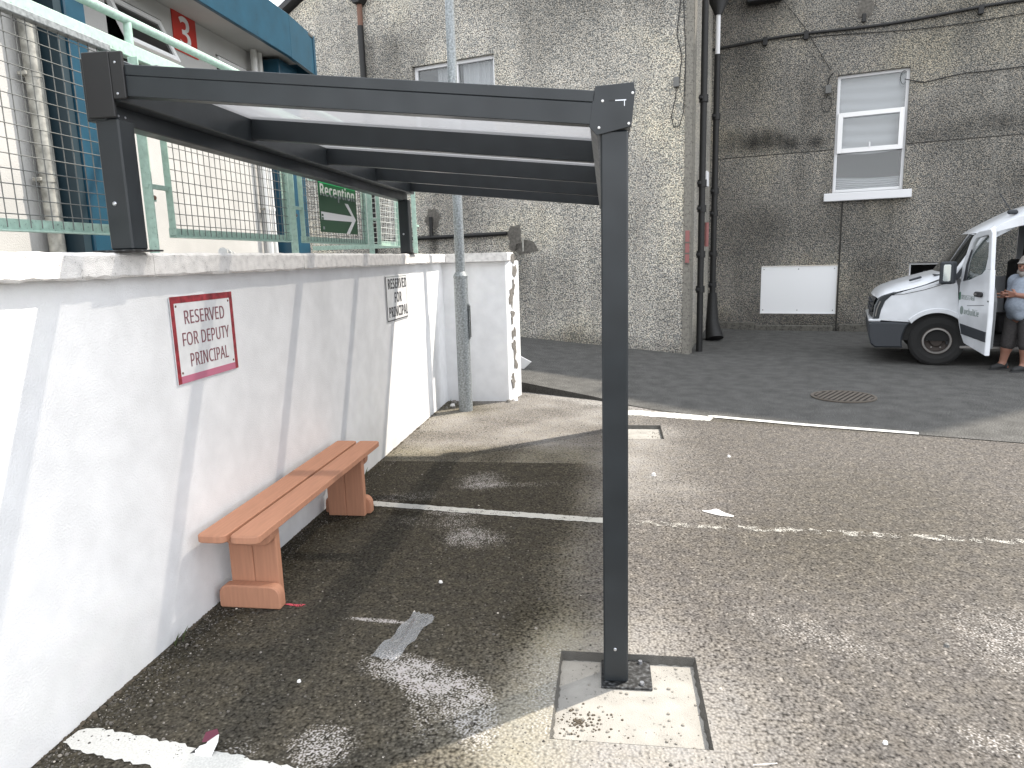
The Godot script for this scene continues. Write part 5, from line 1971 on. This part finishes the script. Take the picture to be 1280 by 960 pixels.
	part("quarter_trim", g, M.bumper, door)
	g = G.new()
	g.prism([Vector2(0.125, 0.612), Vector2(0.925, 0.578), Vector2(0.93, 0.452), Vector2(0.20, 0.478)], 0.014, hinge * Transform3D(Basis.IDENTITY, V(0, 0, -0.004)), 0.004)
	part("rub_strip", g, M.bumper, door)
	g = G.new()
	g.tube([hinge * V(0.30, 0.862, 0.001), hinge * V(0.80, 0.90, 0.001)], 0.004, 5)
	part("crease", g, M.trim_grey, door)
	g = G.new()
	g.prism(rounded(0.54, 0.75, 0.995, 1.06, [0.03, 0.03, 0.03, 0.03]), 0.03, hinge * Transform3D(Basis.IDENTITY, V(0, 0, 0.0)), 0.008, 30.0)
	part("handle", g, M.seam, door)
	g = G.new()
	g.box(hinge * V(0.60, 1.028, 0.035), V(0.08, 0.02, 0.012), 0.004, hinge.basis)
	part("handle_edge", g, M.rim, door)
	g = G.new()
	g.prism([Vector2(0.08, 0.42), Vector2(0.86, 0.36), Vector2(0.87, 0.95), Vector2(0.80, 1.12), Vector2(0.05, 1.10)], 0.06, hinge * Transform3D(Basis.IDENTITY, V(0, 0, -0.122)), 0.015)
	part("inner_trim", g, M.trim_grey, door)
	var tx := func(x: float, y: float) -> Transform3D:
		return hinge * Transform3D(Basis.IDENTITY, V(x, y, 0.0012))
	g = G.new()
	g.prism(rounded(0.015, 0.07, 0.92, 1.03, [0.025, 0.025, 0.025, 0.025]), 0.002, hinge)
	part("emblem", g, M.van_green, door)
	g = G.new()
	g.prism(arc(0.135, 0.79, 0.057, 0, 345, 20), 0.002, hinge)
	part("emblem", g, M.van_text, door)
	lettering(door, "0858577468", M.van_text, tx.call(0.30, 0.965), 0.42, 0.062, 500)
	lettering(door, "avcbuild.ie", M.van_text, tx.call(0.44, 0.785), 0.46, 0.085, 600)
	g = G.new()
	g.box(hinge * V(0.905, 0.955, 0.001), V(0.03, 0.018, 0.004), 0.0, hinge.basis)
	part("lock_plate", g, M.seam, door)

# ---------------------------------------------------------------- bodies as smooth fields
func nets(bones: Array, cell: float, k: float) -> G:
	var lo := Vector3.INF
	var hi := -Vector3.INF
	for b in bones:
		var r: float = maxf(b[2], b[3])
		for q in [b[0], b[1]]:
			lo = lo.min(q - Vector3.ONE * (r + 3 * cell))
			hi = hi.max(q + Vector3.ONE * (r + 3 * cell))
	var n := Vector3i(((hi - lo) / cell).ceil()) + Vector3i.ONE
	var f := PackedFloat32Array()
	f.resize(n.x * n.y * n.z)
	f.fill(1e3)
	for b in bones:
		var a: Vector3 = b[0]
		var ra: float = b[2]
		var rb: float = b[3]
		var ab: Vector3 = b[1] - a
		var ll := maxf(ab.length_squared(), 1e-10)
		var pad: float = maxf(ra, rb) + k + 2.0 * cell
		var mn := Vector3i(((a.min(b[1]) - Vector3.ONE * pad - lo) / cell).floor()).clamp(Vector3i.ZERO, n - Vector3i.ONE)
		var mx := Vector3i(((a.max(b[1]) + Vector3.ONE * pad - lo) / cell).ceil()).clamp(Vector3i.ZERO, n - Vector3i.ONE)
		for z in range(mn.z, mx.z + 1):
			for y in range(mn.y, mx.y + 1):
				for x in range(mn.x, mx.x + 1):
					var p := lo + V(x, y, z) * cell - a
					var h := clampf(p.dot(ab) / ll, 0.0, 1.0)
					var d := (p - ab * h).length() - lerpf(ra, rb, h)
					var i := (z * n.y + y) * n.x + x
					var o := f[i]
					if o > 100.0:
						f[i] = d
					else:
						var m := maxf(k - absf(o - d), 0.0) / k
						f[i] = minf(o, d) - m * m * k * 0.25
	var ids := {}
	var pos := PackedVector3Array()
	var sx := 1
	var sy := n.x
	var sz := n.x * n.y
	var corner := [0, sx, sy, sx + sy, sz, sz + sx, sz + sy, sz + sx + sy]
	for z in n.z - 1:
		for y in n.y - 1:
			var base := (z * n.y + y) * n.x
			for x in n.x - 1:
				var i := base + x
				var neg := 0
				for c in 8:
					if f[i + corner[c]] < 0.0:
						neg += 1
				if neg == 0 or neg == 8:
					continue
				var sum := Vector3.ZERO
				var cnt := 0
				for c in 8:
					for ax in 3:
						if c & (1 << ax):
							continue
						var e := c | (1 << ax)
						var f0 := f[i + corner[c]]
						var f1 := f[i + corner[e]]
						if (f0 < 0.0) != (f1 < 0.0):
							var q := V(c & 1, (c >> 1) & 1, (c >> 2) & 1)
							q[ax] += f0 / (f0 - f1)
							sum += q
							cnt += 1
				ids[i] = pos.size()
				pos.append(lo + (V(x, y, z) + sum / cnt) * cell)
	var tris := PackedInt32Array()
	for i in ids:
		var x: int = i % n.x
		var y: int = (i / n.x) % n.y
		var z: int = i / (n.x * n.y)
		for ax in 3:
			var st: int = [sx, sy, sz][ax]
			var u: int = [sy, sz, sx][ax]
			var w: int = [sz, sx, sy][ax]
			var cu: int = [y, z, x][ax]
			var cw: int = [z, x, y][ax]
			if cu == 0 or cw == 0:
				continue
			if (f[i] < 0.0) != (f[i + st] < 0.0):
				var q := [i, i - u, i - u - w, i - w]
				if not (ids.has(q[1]) and ids.has(q[2]) and ids.has(q[3])):
					continue
				var v0: int = ids[q[0]]
				var v1: int = ids[q[1]]
				var v2: int = ids[q[2]]
				var v3: int = ids[q[3]]
				if f[i] < 0.0:
					tris.append_array([v0, v1, v2, v0, v2, v3])
				else:
					tris.append_array([v0, v2, v1, v0, v3, v2])
	var nrm := PackedVector3Array()
	nrm.resize(pos.size())
	for i in range(0, tris.size(), 3):
		var q := (pos[tris[i + 1]] - pos[tris[i]]).cross(pos[tris[i + 2]] - pos[tris[i]])
		for j in 3:
			nrm[tris[i + j]] += q
	var g := G.new()
	for i in range(0, tris.size(), 3):
		var a := nrm[tris[i]].normalized()
		var b := nrm[tris[i + 1]].normalized()
		var c := nrm[tris[i + 2]].normalized()
		g.tri(pos[tris[i]], pos[tris[i + 1]], pos[tris[i + 2]], a, b, c)
	return g

func hand(wrist: Vector3, along: Vector3, palm: Vector3, thumb_side: Vector3, curl: float, s := 1.0) -> Array:
	# bones of a half-closed hand; «palm» is the way the palm faces
	var b := []
	along = along.normalized()
	thumb_side = (thumb_side - along * thumb_side.dot(along)).normalized()
	palm = (palm - along * palm.dot(along) - thumb_side * palm.dot(thumb_side)).normalized()
	for i in 4:
		var o := thumb_side * (0.030 - 0.020 * i) * s
		var kn := wrist + along * (0.090 - 0.006 * absf(i - 1.0)) * s + o
		b.append([wrist + o * 0.55 + along * 0.012 * s, kn, 0.0155 * s, 0.0125 * s])
		var lens: Array = [[0.042, 0.026, 0.02], [0.046, 0.03, 0.021], [0.042, 0.027, 0.02], [0.033, 0.02, 0.018]][i]
		var p := kn
		var d := along
		for j in 3:
			var a := curl * (0.75 + 0.25 * j) + 0.06 * i
			d = (d * cos(a) + palm * sin(a)).normalized()
			var e: Vector3 = p + d * lens[j] * s
			b.append([p, e, (0.0100 - 0.0010 * j) * s, (0.0094 - 0.0012 * j) * s])
			p = e
			palm = (palm - d * palm.dot(d)).normalized()
		palm = (palm - along * palm.dot(along)).normalized()
	var tb := wrist + along * 0.025 * s + thumb_side * 0.026 * s
	var t1 := tb + (along * 0.55 + thumb_side * 0.6 + palm * 0.35).normalized() * 0.042 * s
	var t2 := t1 + (along * 0.8 + thumb_side * 0.1 + palm * 0.5).normalized() * 0.032 * s
	b.append([tb, t1, 0.016 * s, 0.0125 * s])
	b.append([t1, t2, 0.012 * s, 0.0095 * s])
	return b

func build_man() -> void:
	var t := thing("person", "bearded man in cap, light blue t-shirt and grey shorts standing at the van door", "person", V(6.378, 0, -10.402) + Basis(Vector3.UP, deg_to_rad(-17.0)) * V(0.045, 0, 0.13), deg_to_rad(-17.0))
	var f := V(-0.80, 0, 0.60)
	var l := V(0.60, 0, 0.80)
	var hd := V(0.845, 1.355, 0.02) # head
	var ank1 := V(0.70, 0.075, -0.05)
	var kn1 := V(0.745, 0.405, -0.03)
	var hip1 := V(0.80, 0.73, -0.03)
	var ank2 := V(0.905, 0.075, 0.11)
	var kn2 := V(0.905, 0.41, 0.13)
	var hip2 := V(0.91, 0.73, 0.10)
	var shl := V(0.985, 1.165, 0.17)
	var shr := V(0.775, 1.165, -0.11)
	var ell := V(0.985, 0.965, 0.28)
	var elr := V(0.735, 0.935, -0.10)
	var wrl := V(0.745, 1.00, 0.19)
	var wrr := V(0.665, 0.985, -0.005)
	var body := [
		[hip1, kn1, 0.085, 0.060], [kn1, kn1.lerp(ank1, 0.35), 0.056, 0.060], [kn1.lerp(ank1, 0.35), ank1, 0.060, 0.038],
		[hip2, kn2, 0.085, 0.060], [kn2, kn2.lerp(ank2, 0.35), 0.056, 0.060], [kn2.lerp(ank2, 0.35), ank2, 0.060, 0.038],
		[ank1, ank1 + f * 0.12 - V(0, 0.035, 0), 0.036, 0.03], [ank2, ank2 + f * 0.12 - V(0, 0.035, 0), 0.036, 0.03],
		[V(0.855, 0.76, 0.03), V(0.865, 1.08, 0.03), 0.15, 0.14], [V(0.82, 0.88, 0.06), V(0.83, 0.96, 0.06), 0.15, 0.14],
		[shl, shr, 0.07, 0.07], [V(0.87, 1.17, 0.03), hd - V(0, 0.05, 0), 0.06, 0.055],
		[shl, ell, 0.052, 0.042], [ell, wrl, 0.043, 0.027], [shr, elr, 0.052, 0.042], [elr, wrr, 0.043, 0.027]]
	var b := part("body", nets(body, 0.014, 0.035), M.skin, t)
	# head with brow, nose, cheeks, ears
	var hf := (f + V(0.1, -0.06, 0.35)).normalized()
	var hl := Vector3.UP.cross(hf).normalized()
	var hb := [
		[hd + V(0, 0.03, 0) - hf * 0.012, hd + V(0, 0.045, 0) - hf * 0.02, 0.082, 0.080], [hd + hf * 0.012 - V(0, 0.03, 0), hd + hf * 0.03 - V(0, 0.065, 0), 0.066, 0.045],
		[hd + hf * 0.082 + V(0, 0.012, 0), hd + hf * 0.100 - V(0, 0.014, 0), 0.009, 0.014], [hd + hf * 0.068 + hl * 0.03 + V(0, 0.022, 0), hd + hf * 0.068 - hl * 0.03 + V(0, 0.022, 0), 0.014, 0.014],
		[hd + hl * 0.080 + V(0, 0.015, 0), hd + hl * 0.084 - V(0, 0.02, 0) - hf * 0.005, 0.014, 0.010], [hd - hl * 0.080 + V(0, 0.015, 0), hd - hl * 0.084 - V(0, 0.02, 0) - hf * 0.005, 0.014, 0.010],
		[hd + hf * 0.055 + hl * 0.035 - V(0, 0.018, 0), hd + hf * 0.06 + hl * 0.03 - V(0, 0.03, 0), 0.024, 0.022], [hd + hf * 0.055 - hl * 0.035 - V(0, 0.018, 0), hd + hf * 0.06 - hl * 0.03 - V(0, 0.03, 0), 0.024, 0.022],
		[hd - V(0, 0.07, 0), hd - V(0, 0.12, 0), 0.055, 0.058]]
	var hh := nets(hb, 0.006, 0.018)
	# hands meet in front of the belly
	var h1 := nets(hand(wrl, V(-0.72, 0.08, -0.45), V(-0.3, -0.3, -0.9), V(0, 1, 0.1), 0.62, 1.0), 0.0045, 0.007)
	var h2 := nets(hand(wrr, V(-0.62, 0.12, 0.62), V(0.35, -0.2, 0.9), V(0, 1, -0.1), 0.55, 1.0), 0.0045, 0.007)
	var bm := G.new()
	for q in [b.mesh.surface_get_arrays(0)]:
		bm.v.append_array(q[Mesh.ARRAY_VERTEX])
		bm.n.append_array(q[Mesh.ARRAY_NORMAL])
	for q in [hh, h1, h2]:
		bm.v.append_array(q.v)
		bm.n.append_array(q.n)
	bm.uv.resize(bm.v.size())
	bm.col.resize(bm.v.size())
	b.mesh = bm.mesh(M.skin)
	for s in [-1.0, 1.0]:
		var e := G.new()
		e.ball(hd + hf * 0.076 + hl * 0.031 * s + V(0, 0.006, 0), V(0.011, 0.009, 0.011), 10, 8)
		part("eye", e, M.eye, b)
	var mo := G.new()
	mo.tube([hd + hf * 0.088 + hl * 0.022 - V(0, 0.048, 0), hd + hf * 0.096 - V(0, 0.046, 0), hd + hf * 0.088 - hl * 0.022 - V(0, 0.048, 0)], 0.005, 6)
	part("mouth", mo, M.lip, b)
	var be := [[hd + hf * 0.058 + hl * 0.042 - V(0, 0.062, 0), hd + hf * 0.072 - V(0, 0.092, 0), 0.018, 0.030], [hd + hf * 0.058 - hl * 0.042 - V(0, 0.062, 0), hd + hf * 0.072 - V(0, 0.092, 0), 0.018, 0.030], [hd + hl * 0.068 - V(0, 0.02, 0), hd + hf * 0.05 + hl * 0.05 - V(0, 0.07, 0), 0.016, 0.026], [hd - hl * 0.068 - V(0, 0.02, 0), hd + hf * 0.05 - hl * 0.05 - V(0, 0.07, 0), 0.016, 0.026], [hd + hf * 0.090 + hl * 0.024 - V(0, 0.036, 0), hd + hf * 0.090 - hl * 0.024 - V(0, 0.036, 0), 0.006, 0.006], [hd + hf * 0.07 - V(0, 0.09, 0), hd + hf * 0.062 - V(0, 0.12, 0), 0.034, 0.026]]
	part("beard", nets(be, 0.006, 0.014), M.beard, b)
	var cp := [[hd + V(0, 0.055, 0) - hf * 0.015, hd + V(0, 0.066, 0) - hf * 0.02, 0.088, 0.084], [hd + V(0, 0.056, 0) + hf * 0.05, hd + V(0, 0.05, 0) + hf * 0.145, 0.02, 0.011], [hd + V(0, 0.056, 0) + hf * 0.05 + hl * 0.045, hd + V(0, 0.047, 0) + hf * 0.125 + hl * 0.035, 0.016, 0.010], [hd + V(0, 0.056, 0) + hf * 0.05 - hl * 0.045, hd + V(0, 0.047, 0) + hf * 0.125 - hl * 0.035, 0.016, 0.010]]
	part("cap", nets(cp, 0.007, 0.02), M.cap, t)
	var sh := [[V(0.855, 0.83, 0.03), V(0.865, 1.08, 0.03), 0.172, 0.158], [V(0.815, 0.86, 0.065), V(0.83, 0.97, 0.06), 0.168, 0.155], [shl, shr, 0.088, 0.088], [V(0.87, 1.18, 0.03), V(0.865, 1.235, 0.03), 0.085, 0.07], [shl, shl.lerp(ell, 0.72), 0.078, 0.072], [shr, shr.lerp(elr, 0.72), 0.078, 0.072], [V(0.75, 0.735, 0.03), V(0.80, 0.735, 0.15), 0.055, 0.055], [V(0.80, 0.735, 0.15), V(0.95, 0.735, 0.12), 0.055, 0.055], [V(0.95, 0.735, 0.12), V(0.97, 0.735, -0.04), 0.055, 0.055], [V(0.75, 0.735, 0.03), V(0.80, 0.735, -0.09), 0.055, 0.055]]
	part("t_shirt", nets(sh, 0.013, 0.04), M.shirt, t)
	var so := [[hip1 + V(0, 0.05, 0), kn1 + V(-0.005, -0.055, 0), 0.118, 0.088], [hip2 + V(0, 0.05, 0), kn2 + V(0.0, -0.055, 0), 0.118, 0.088], [hip1 + V(0.02, 0.06, 0), hip2 + V(-0.02, 0.06, 0), 0.125, 0.125]]
	part("shorts", nets(so, 0.013, 0.03), M.shorts, t)
	for q in [ank1, ank2]:
		var sb := [[q - V(0, 0.005, 0) - f * 0.02, q - V(0, 0.028, 0) - f * 0.035, 0.048, 0.042], [q - V(0, 0.02, 0) + f * 0.03, q - V(0, 0.04, 0) + f * 0.15, 0.044, 0.032]]
		var s := part("shoe", nets(sb, 0.008, 0.02), M.shoe, t)
		var so2 := G.new()
		var pts := []
		for k in 20:
			var a := TAU * k / 20.0
			pts.append(Vector2(0.055 + 0.145 * cos(a), 0.047 * sin(a) * (1.0 + 0.15 * cos(a))))
		so2.prism(pts, 0.02, Transform3D(Basis(f, l, Vector3.UP), V(q.x, 0.0, q.z) + V(0, 0.001, 0)), 0.003, 40.0)
		part("sole", so2, M.shoe, s)
		var hm := G.new()
		hm.box(V(q.x, 0.035, q.z) - f * 0.068, V(0.03, 0.035, 0.05), 0.008, Basis(f, Vector3.UP, -l))
		part("heel_tab", hm, M.orange, s)

# ---------------------------------------------------------------- litter and grit
func build_litter() -> void:
	# clear film wrapper, crumpled along its middle
	var p := []
	for i in 25:
		var row := []
		for j in 11:
			var u := i / 24.0
			var w := j / 10.0 - 0.5
			var c := V(0.985, 0, -2.60).lerp(V(1.075, 0, -2.985), u)
			var side := V(0.97, 0, 0.22)
			var wd := 0.115 + 0.005 * sin(u * 9.0)
			if u > 0.85 and w > 0.0:
				wd *= 1.0 - (u - 0.85) * 0.5
			var y := 0.004 + 0.007 * absf(sin(u * 7.0 + w * 6.0)) + 0.003 * absf(sin(u * 23.0 - w * 15.0)) + 0.018 * exp(-pow((w - 0.12 + 0.5 * (u - 0.5)) / 0.10, 2.0)) * sin(u * PI) + 0.005 * sin(w * 31.0 + u * 17.0)
			row.append(c + side * wd * w + V(0.003 * sin(u * 5.0), y, 0))
		p.append(row)
	var g := G.new()
	g.sheet(p)
	solo("plastic_wrapper", g, M.film, "crumpled clear plastic sleeve lying on the dark tarmac under the shelter", "wrapper")
	# crushed wrapper on the near line
	var t := thing("sweet_wrapper", "small crumpled white and maroon wrapper on the near white parking line", "wrapper", V(0.56, 0.003, -2.0))
	g = G.new()
	g.face([V(-0.02, 0.0, 0.03), V(0.03, 0.0, 0.028), V(0.042, 0.035, 0.0), V(0.002, 0.03, 0.006)], V(0, 0.5, 1))
	g.face([V(0.002, 0.03, 0.006), V(0.042, 0.035, 0.0), V(0.036, 0.05, -0.02), V(0.0, 0.036, -0.012)], V(0, 1, 0.4))
	g.face([V(-0.05, 0.001, 0.022), V(-0.02, 0.0, 0.03), V(0.002, 0.03, 0.006), V(-0.025, 0.018, 0.004)], V(-0.3, 1, 0.5))
	part("paper", g, M.paper, t)
	g = G.new()
	g.face([V(-0.022, 0.026, -0.004), V(0.001, 0.0335, 0.002), V(0.036, 0.052, -0.02), V(0.022, 0.06, -0.034), V(-0.02, 0.046, -0.03)], V(0, 1, 0.6))
	part("printed_foil", g, M.maroon, t)
	g = G.new()
	g.face([V(-0.052, 0.002, 0.024), V(-0.03, 0.0165, 0.008), V(-0.012, 0.016, 0.012), V(-0.02, 0.006, 0.022)], V(-0.2, 1, 0.6))
	part("ink_patch", g, M.ink, t)
	# torn paper in the sun
	p = []
	for i in 13:
		var u := i / 12.0
		var row := []
		for j in 4:
			var w := j / 3.0 - 0.5
			var wd := 0.05 * (0.35 + sin(u * PI) * (0.6 + 0.5 * u))
			row.append(V(2.52, 0, -4.475).lerp(V(2.70, 0, -4.385), u) + V(0.0, 0.004 + 0.018 * exp(-pow((u - 0.42) / 0.16, 2.0)) * (0.5 - w), 0) + V(-0.35, 0, 0.9) * w * wd)
		p.append(row)
	g = G.new()
	g.sheet(p)
	solo("paper_scrap", g, M.paper, "torn white strip of paper on the sunlit tarmac right of the post", "paper")
	# single chips that can be picked out
	var spots := [[3.33, -2.93, 0.013, 1, "dark pebble among the grit by the powder smear"], [2.86, -2.28, 0.010, 0, "white chip on the tarmac just right of the near pad"], [2.25, -5.22, 0.022, 0, "white crumb of plaster beyond the shelter post"], [3.62, -2.18, 0.008, 0, "white chip by the lower right powder patch"], [2.88, -5.75, 0.016, 0, "white flake near the far end of the road line"], [0.70, -2.42, 0.010, 0, "white chip beside the crumpled wrapper line"], [1.06, -3.33, 0.012, 0, "pale pebble on the dark tarmac beyond the plastic sleeve"]]
	for q in spots:
		g = G.new()
		lump(g, q[2])
		var s := solo("chip", g, M.paper if q[3] == 0 else M.grey_box, q[4], "stone", "loose chips on the tarmac")
		s.position = V(q[0], q[2] * 0.3, q[1])
	# loose grit, too much to count
	var lm := G.new()
	rng.seed = 77
	var mm := MultiMesh.new()
	lump(lm, 1.0)
	mm.transform_format = MultiMesh.TRANSFORM_3D
	mm.use_colors = true
	mm.mesh = lm.mesh(M.stone)
	var tr := []
	var cl := []
	for i in 15000:
		var z := -1.7 - 6.3 * pow(rng.randf(), 1.7)
		var x := rng.randf_range(0.01, 6.4)
		if rng.randf() < 0.25:
			x = 0.02 + absf(rng.randfn(0.0, 0.10))
		if x > 1.74 and x < 2.28 and z > -2.74 and z < -2.19 or x > 1.86 and x < 2.4 and z > -6.83 and z < -6.3 or z < edge_z(x) + 0.03:
			continue
		var s: float = clampf(0.0026 * exp(rng.randfn(0.0, 0.45)), 0.0012, 0.0085)
		tr.append(Transform3D(Basis(Vector3.UP, rng.randf() * TAU).scaled(V(s, s * 0.8, s)), V(x, s * 0.1, z)))
		var k := rng.randf()
		var c := rng.randf_range(0.04, 0.14) if k < 0.85 else (rng.randf_range(0.15, 0.28) if k < 0.985 else 0.5)
		cl.append(Color(c, c * 0.92, c * 0.82))
	mm.instance_count = tr.size()
	for i in tr.size():
		mm.set_instance_transform(i, tr[i])
		mm.set_instance_color(i, cl[i])
	var mi := MultiMeshInstance3D.new()
	mi.name = "gravel"
	mi.multimesh = mm
	add_child(mi, true)
	mi.set_meta("kind", "stuff")
	mi.set_meta("label", "loose grit and small stones scattered over the tarmac")
	for q in [[2.62, -2.07, 0.9, 0.05, "pale straw lying on the tarmac below the near pad"], [2.44, -2.13, 0.2, 0.04, "short pale straw right of the near pad"]]:
		var sg := G.new()
		var d: Vector3 = V(cos(q[2]), 0, -sin(q[2])) * q[3]
		sg.tube([V(q[0], 0.004, q[1]) - d, V(q[0], 0.007, q[1]) + V(0.004, 0, 0.003), V(q[0], 0.004, q[1]) + d], 0.0016, 5)
		solo("straw", sg, M.paper, q[4], "straw", "bits of straw on the tarmac")
	# dirt gathered along the foot of the wall
	rng.seed = 98
	var df := G.new()
	for i in 900:
		var z := -1.6 - 6.3 * pow(rng.randf(), 1.5)
		var l := G.new()
		lump(l, rng.randf_range(0.003, 0.011) * (0.6 + 0.6 * absf(sin(z * 5.0))))
		var at := V(0.002 + absf(rng.randfn(0.0, 0.012)), -0.001, z)
		for j in l.v.size():
			df.tri_raw(l.v[j] + at, l.n[j])
	var dp := part("wall_foot_dirt", df, M.soil, self, "dark dirt and grit gathered along the foot of the white wall")
	dp.set_meta("kind", "stuff")
	# dark soil left in the corner of the near pad
	rng.seed = 97
	var so := G.new()
	for i in 150:
		var a := rng.randf() * TAU
		var r := absf(rng.randfn(0.0, 0.055))
		var l := G.new()
		lump(l, rng.randf_range(0.002, 0.007))
		var at := V(1.822 + r * 1.4 * cos(a), -0.0355, -2.335 + r * sin(a))
		if at.x < 1.745:
			continue
		for j in l.v.size():
			so.tri_raw(l.v[j] + at, l.n[j])
	var sp := part("soil", so, M.soil, self, "dark soil spilt in the corner of the near concrete pad")
	sp.set_meta("kind", "stuff")
	# crumbs of mortar and dust on the pads
	rng.seed = 91
	for k in 2:
		var cr := G.new()
		for i in 60:
			var base: Vector2 = [Vector2(1.73, -2.745), Vector2(1.86, -6.83)][k]
			var e := Vector2(rng.randf_range(0.03, 0.52), rng.randf_range(0.03, 0.52))
			if rng.randf() < 0.6:
				e = Vector2(rng.randf_range(0.42, 0.535), rng.randf_range(0.1, 0.52)) if rng.randf() < 0.5 else Vector2(rng.randf_range(0.02, 0.2), rng.randf_range(0.33, 0.52))
			var l := G.new()
			lump(l, rng.randf_range(0.002, 0.009))
			for j in l.v.size():
				cr.tri_raw(l.v[j] + V(base.x + e.x, -0.035, base.y + e.y), l.n[j])
		var s := part("mortar_crumbs" if k == 0 else "mortar_crumbs_001", cr, M.dusty, self)
		s.set_meta("kind", "stuff")
		s.set_meta("label", "crumbs of mortar strewn over the near concrete pad" if k == 0 else "crumbs of mortar on the far concrete pad")
	rng.seed = 5

# ---------------------------------------------------------------- all together
func _ready() -> void:
	rng.seed = 5
	# camera
	var cam := Camera3D.new()
	cam.name = "camera"
	var yaw := 0.147
	var pitch := 0.177
	var roll := -0.029
	var fw := V(-sin(yaw) * cos(pitch), -sin(pitch), -cos(yaw) * cos(pitch))
	var rt := V(cos(yaw), 0, -sin(yaw))
	var up := rt.cross(fw)
	var r2 := rt * cos(roll) + up * sin(roll)
	var u2 := up * cos(roll) - rt * sin(roll)
	add_child(cam)
	cam.transform = Transform3D(Basis(r2, u2, -fw), V(1.958, 1.65, 0.0))
	cam.fov = 57.2
	cam.near = 0.05
	cam.far = 400.0
	cam.current = true
	# sky and sun
	var sky := ProceduralSkyMaterial.new()
	sky.sky_top_color = Color(0.735, 0.748, 0.77)
	sky.sky_horizon_color = Color(0.87, 0.875, 0.88)
	sky.sky_curve = 0.25
	sky.ground_bottom_color = Color(0.35, 0.34, 0.33)
	sky.ground_horizon_color = Color(0.6, 0.6, 0.6)
	sky.sky_energy_multiplier = 1.5
	var env := Environment.new()
	env.background_mode = Environment.BG_SKY
	env.sky = Sky.new()
	env.sky.sky_material = sky
	env.tonemap_mode = Environment.TONE_MAPPER_LINEAR
	env.tonemap_exposure = 1.75
	env.sdfgi_enabled = true
	env.ssao_enabled = true
	env.ssil_enabled = true
	var we := WorldEnvironment.new()
	we.name = "world"
	we.environment = env
	add_child(we)
	var sun := DirectionalLight3D.new()
	sun.name = "sun"
	sun.light_energy = 1.3
	sun.light_color = Color(1.0, 0.96, 0.90)
	sun.light_angular_distance = 0.8
	sun.shadow_enabled = true
	add_child(sun)
	sun.look_at_from_position(V(0.62, 1.0, -0.47) * 20.0, Vector3.ZERO)
	make_materials()
	var L := lut()
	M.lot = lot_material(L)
	M.lot_far = asphalt(L)
	M.lot_far.albedo_color = Color(1, 0.98, 0.93)
	build_ground()
	build_road()
	build_walkway()
	build_wall()
	build_school()
	build_annex()
	build_fence()
	build_lamp_post()
	build_shelter()
	build_bench()
	build_signs()
	build_van()
	build_man()
	build_litter()
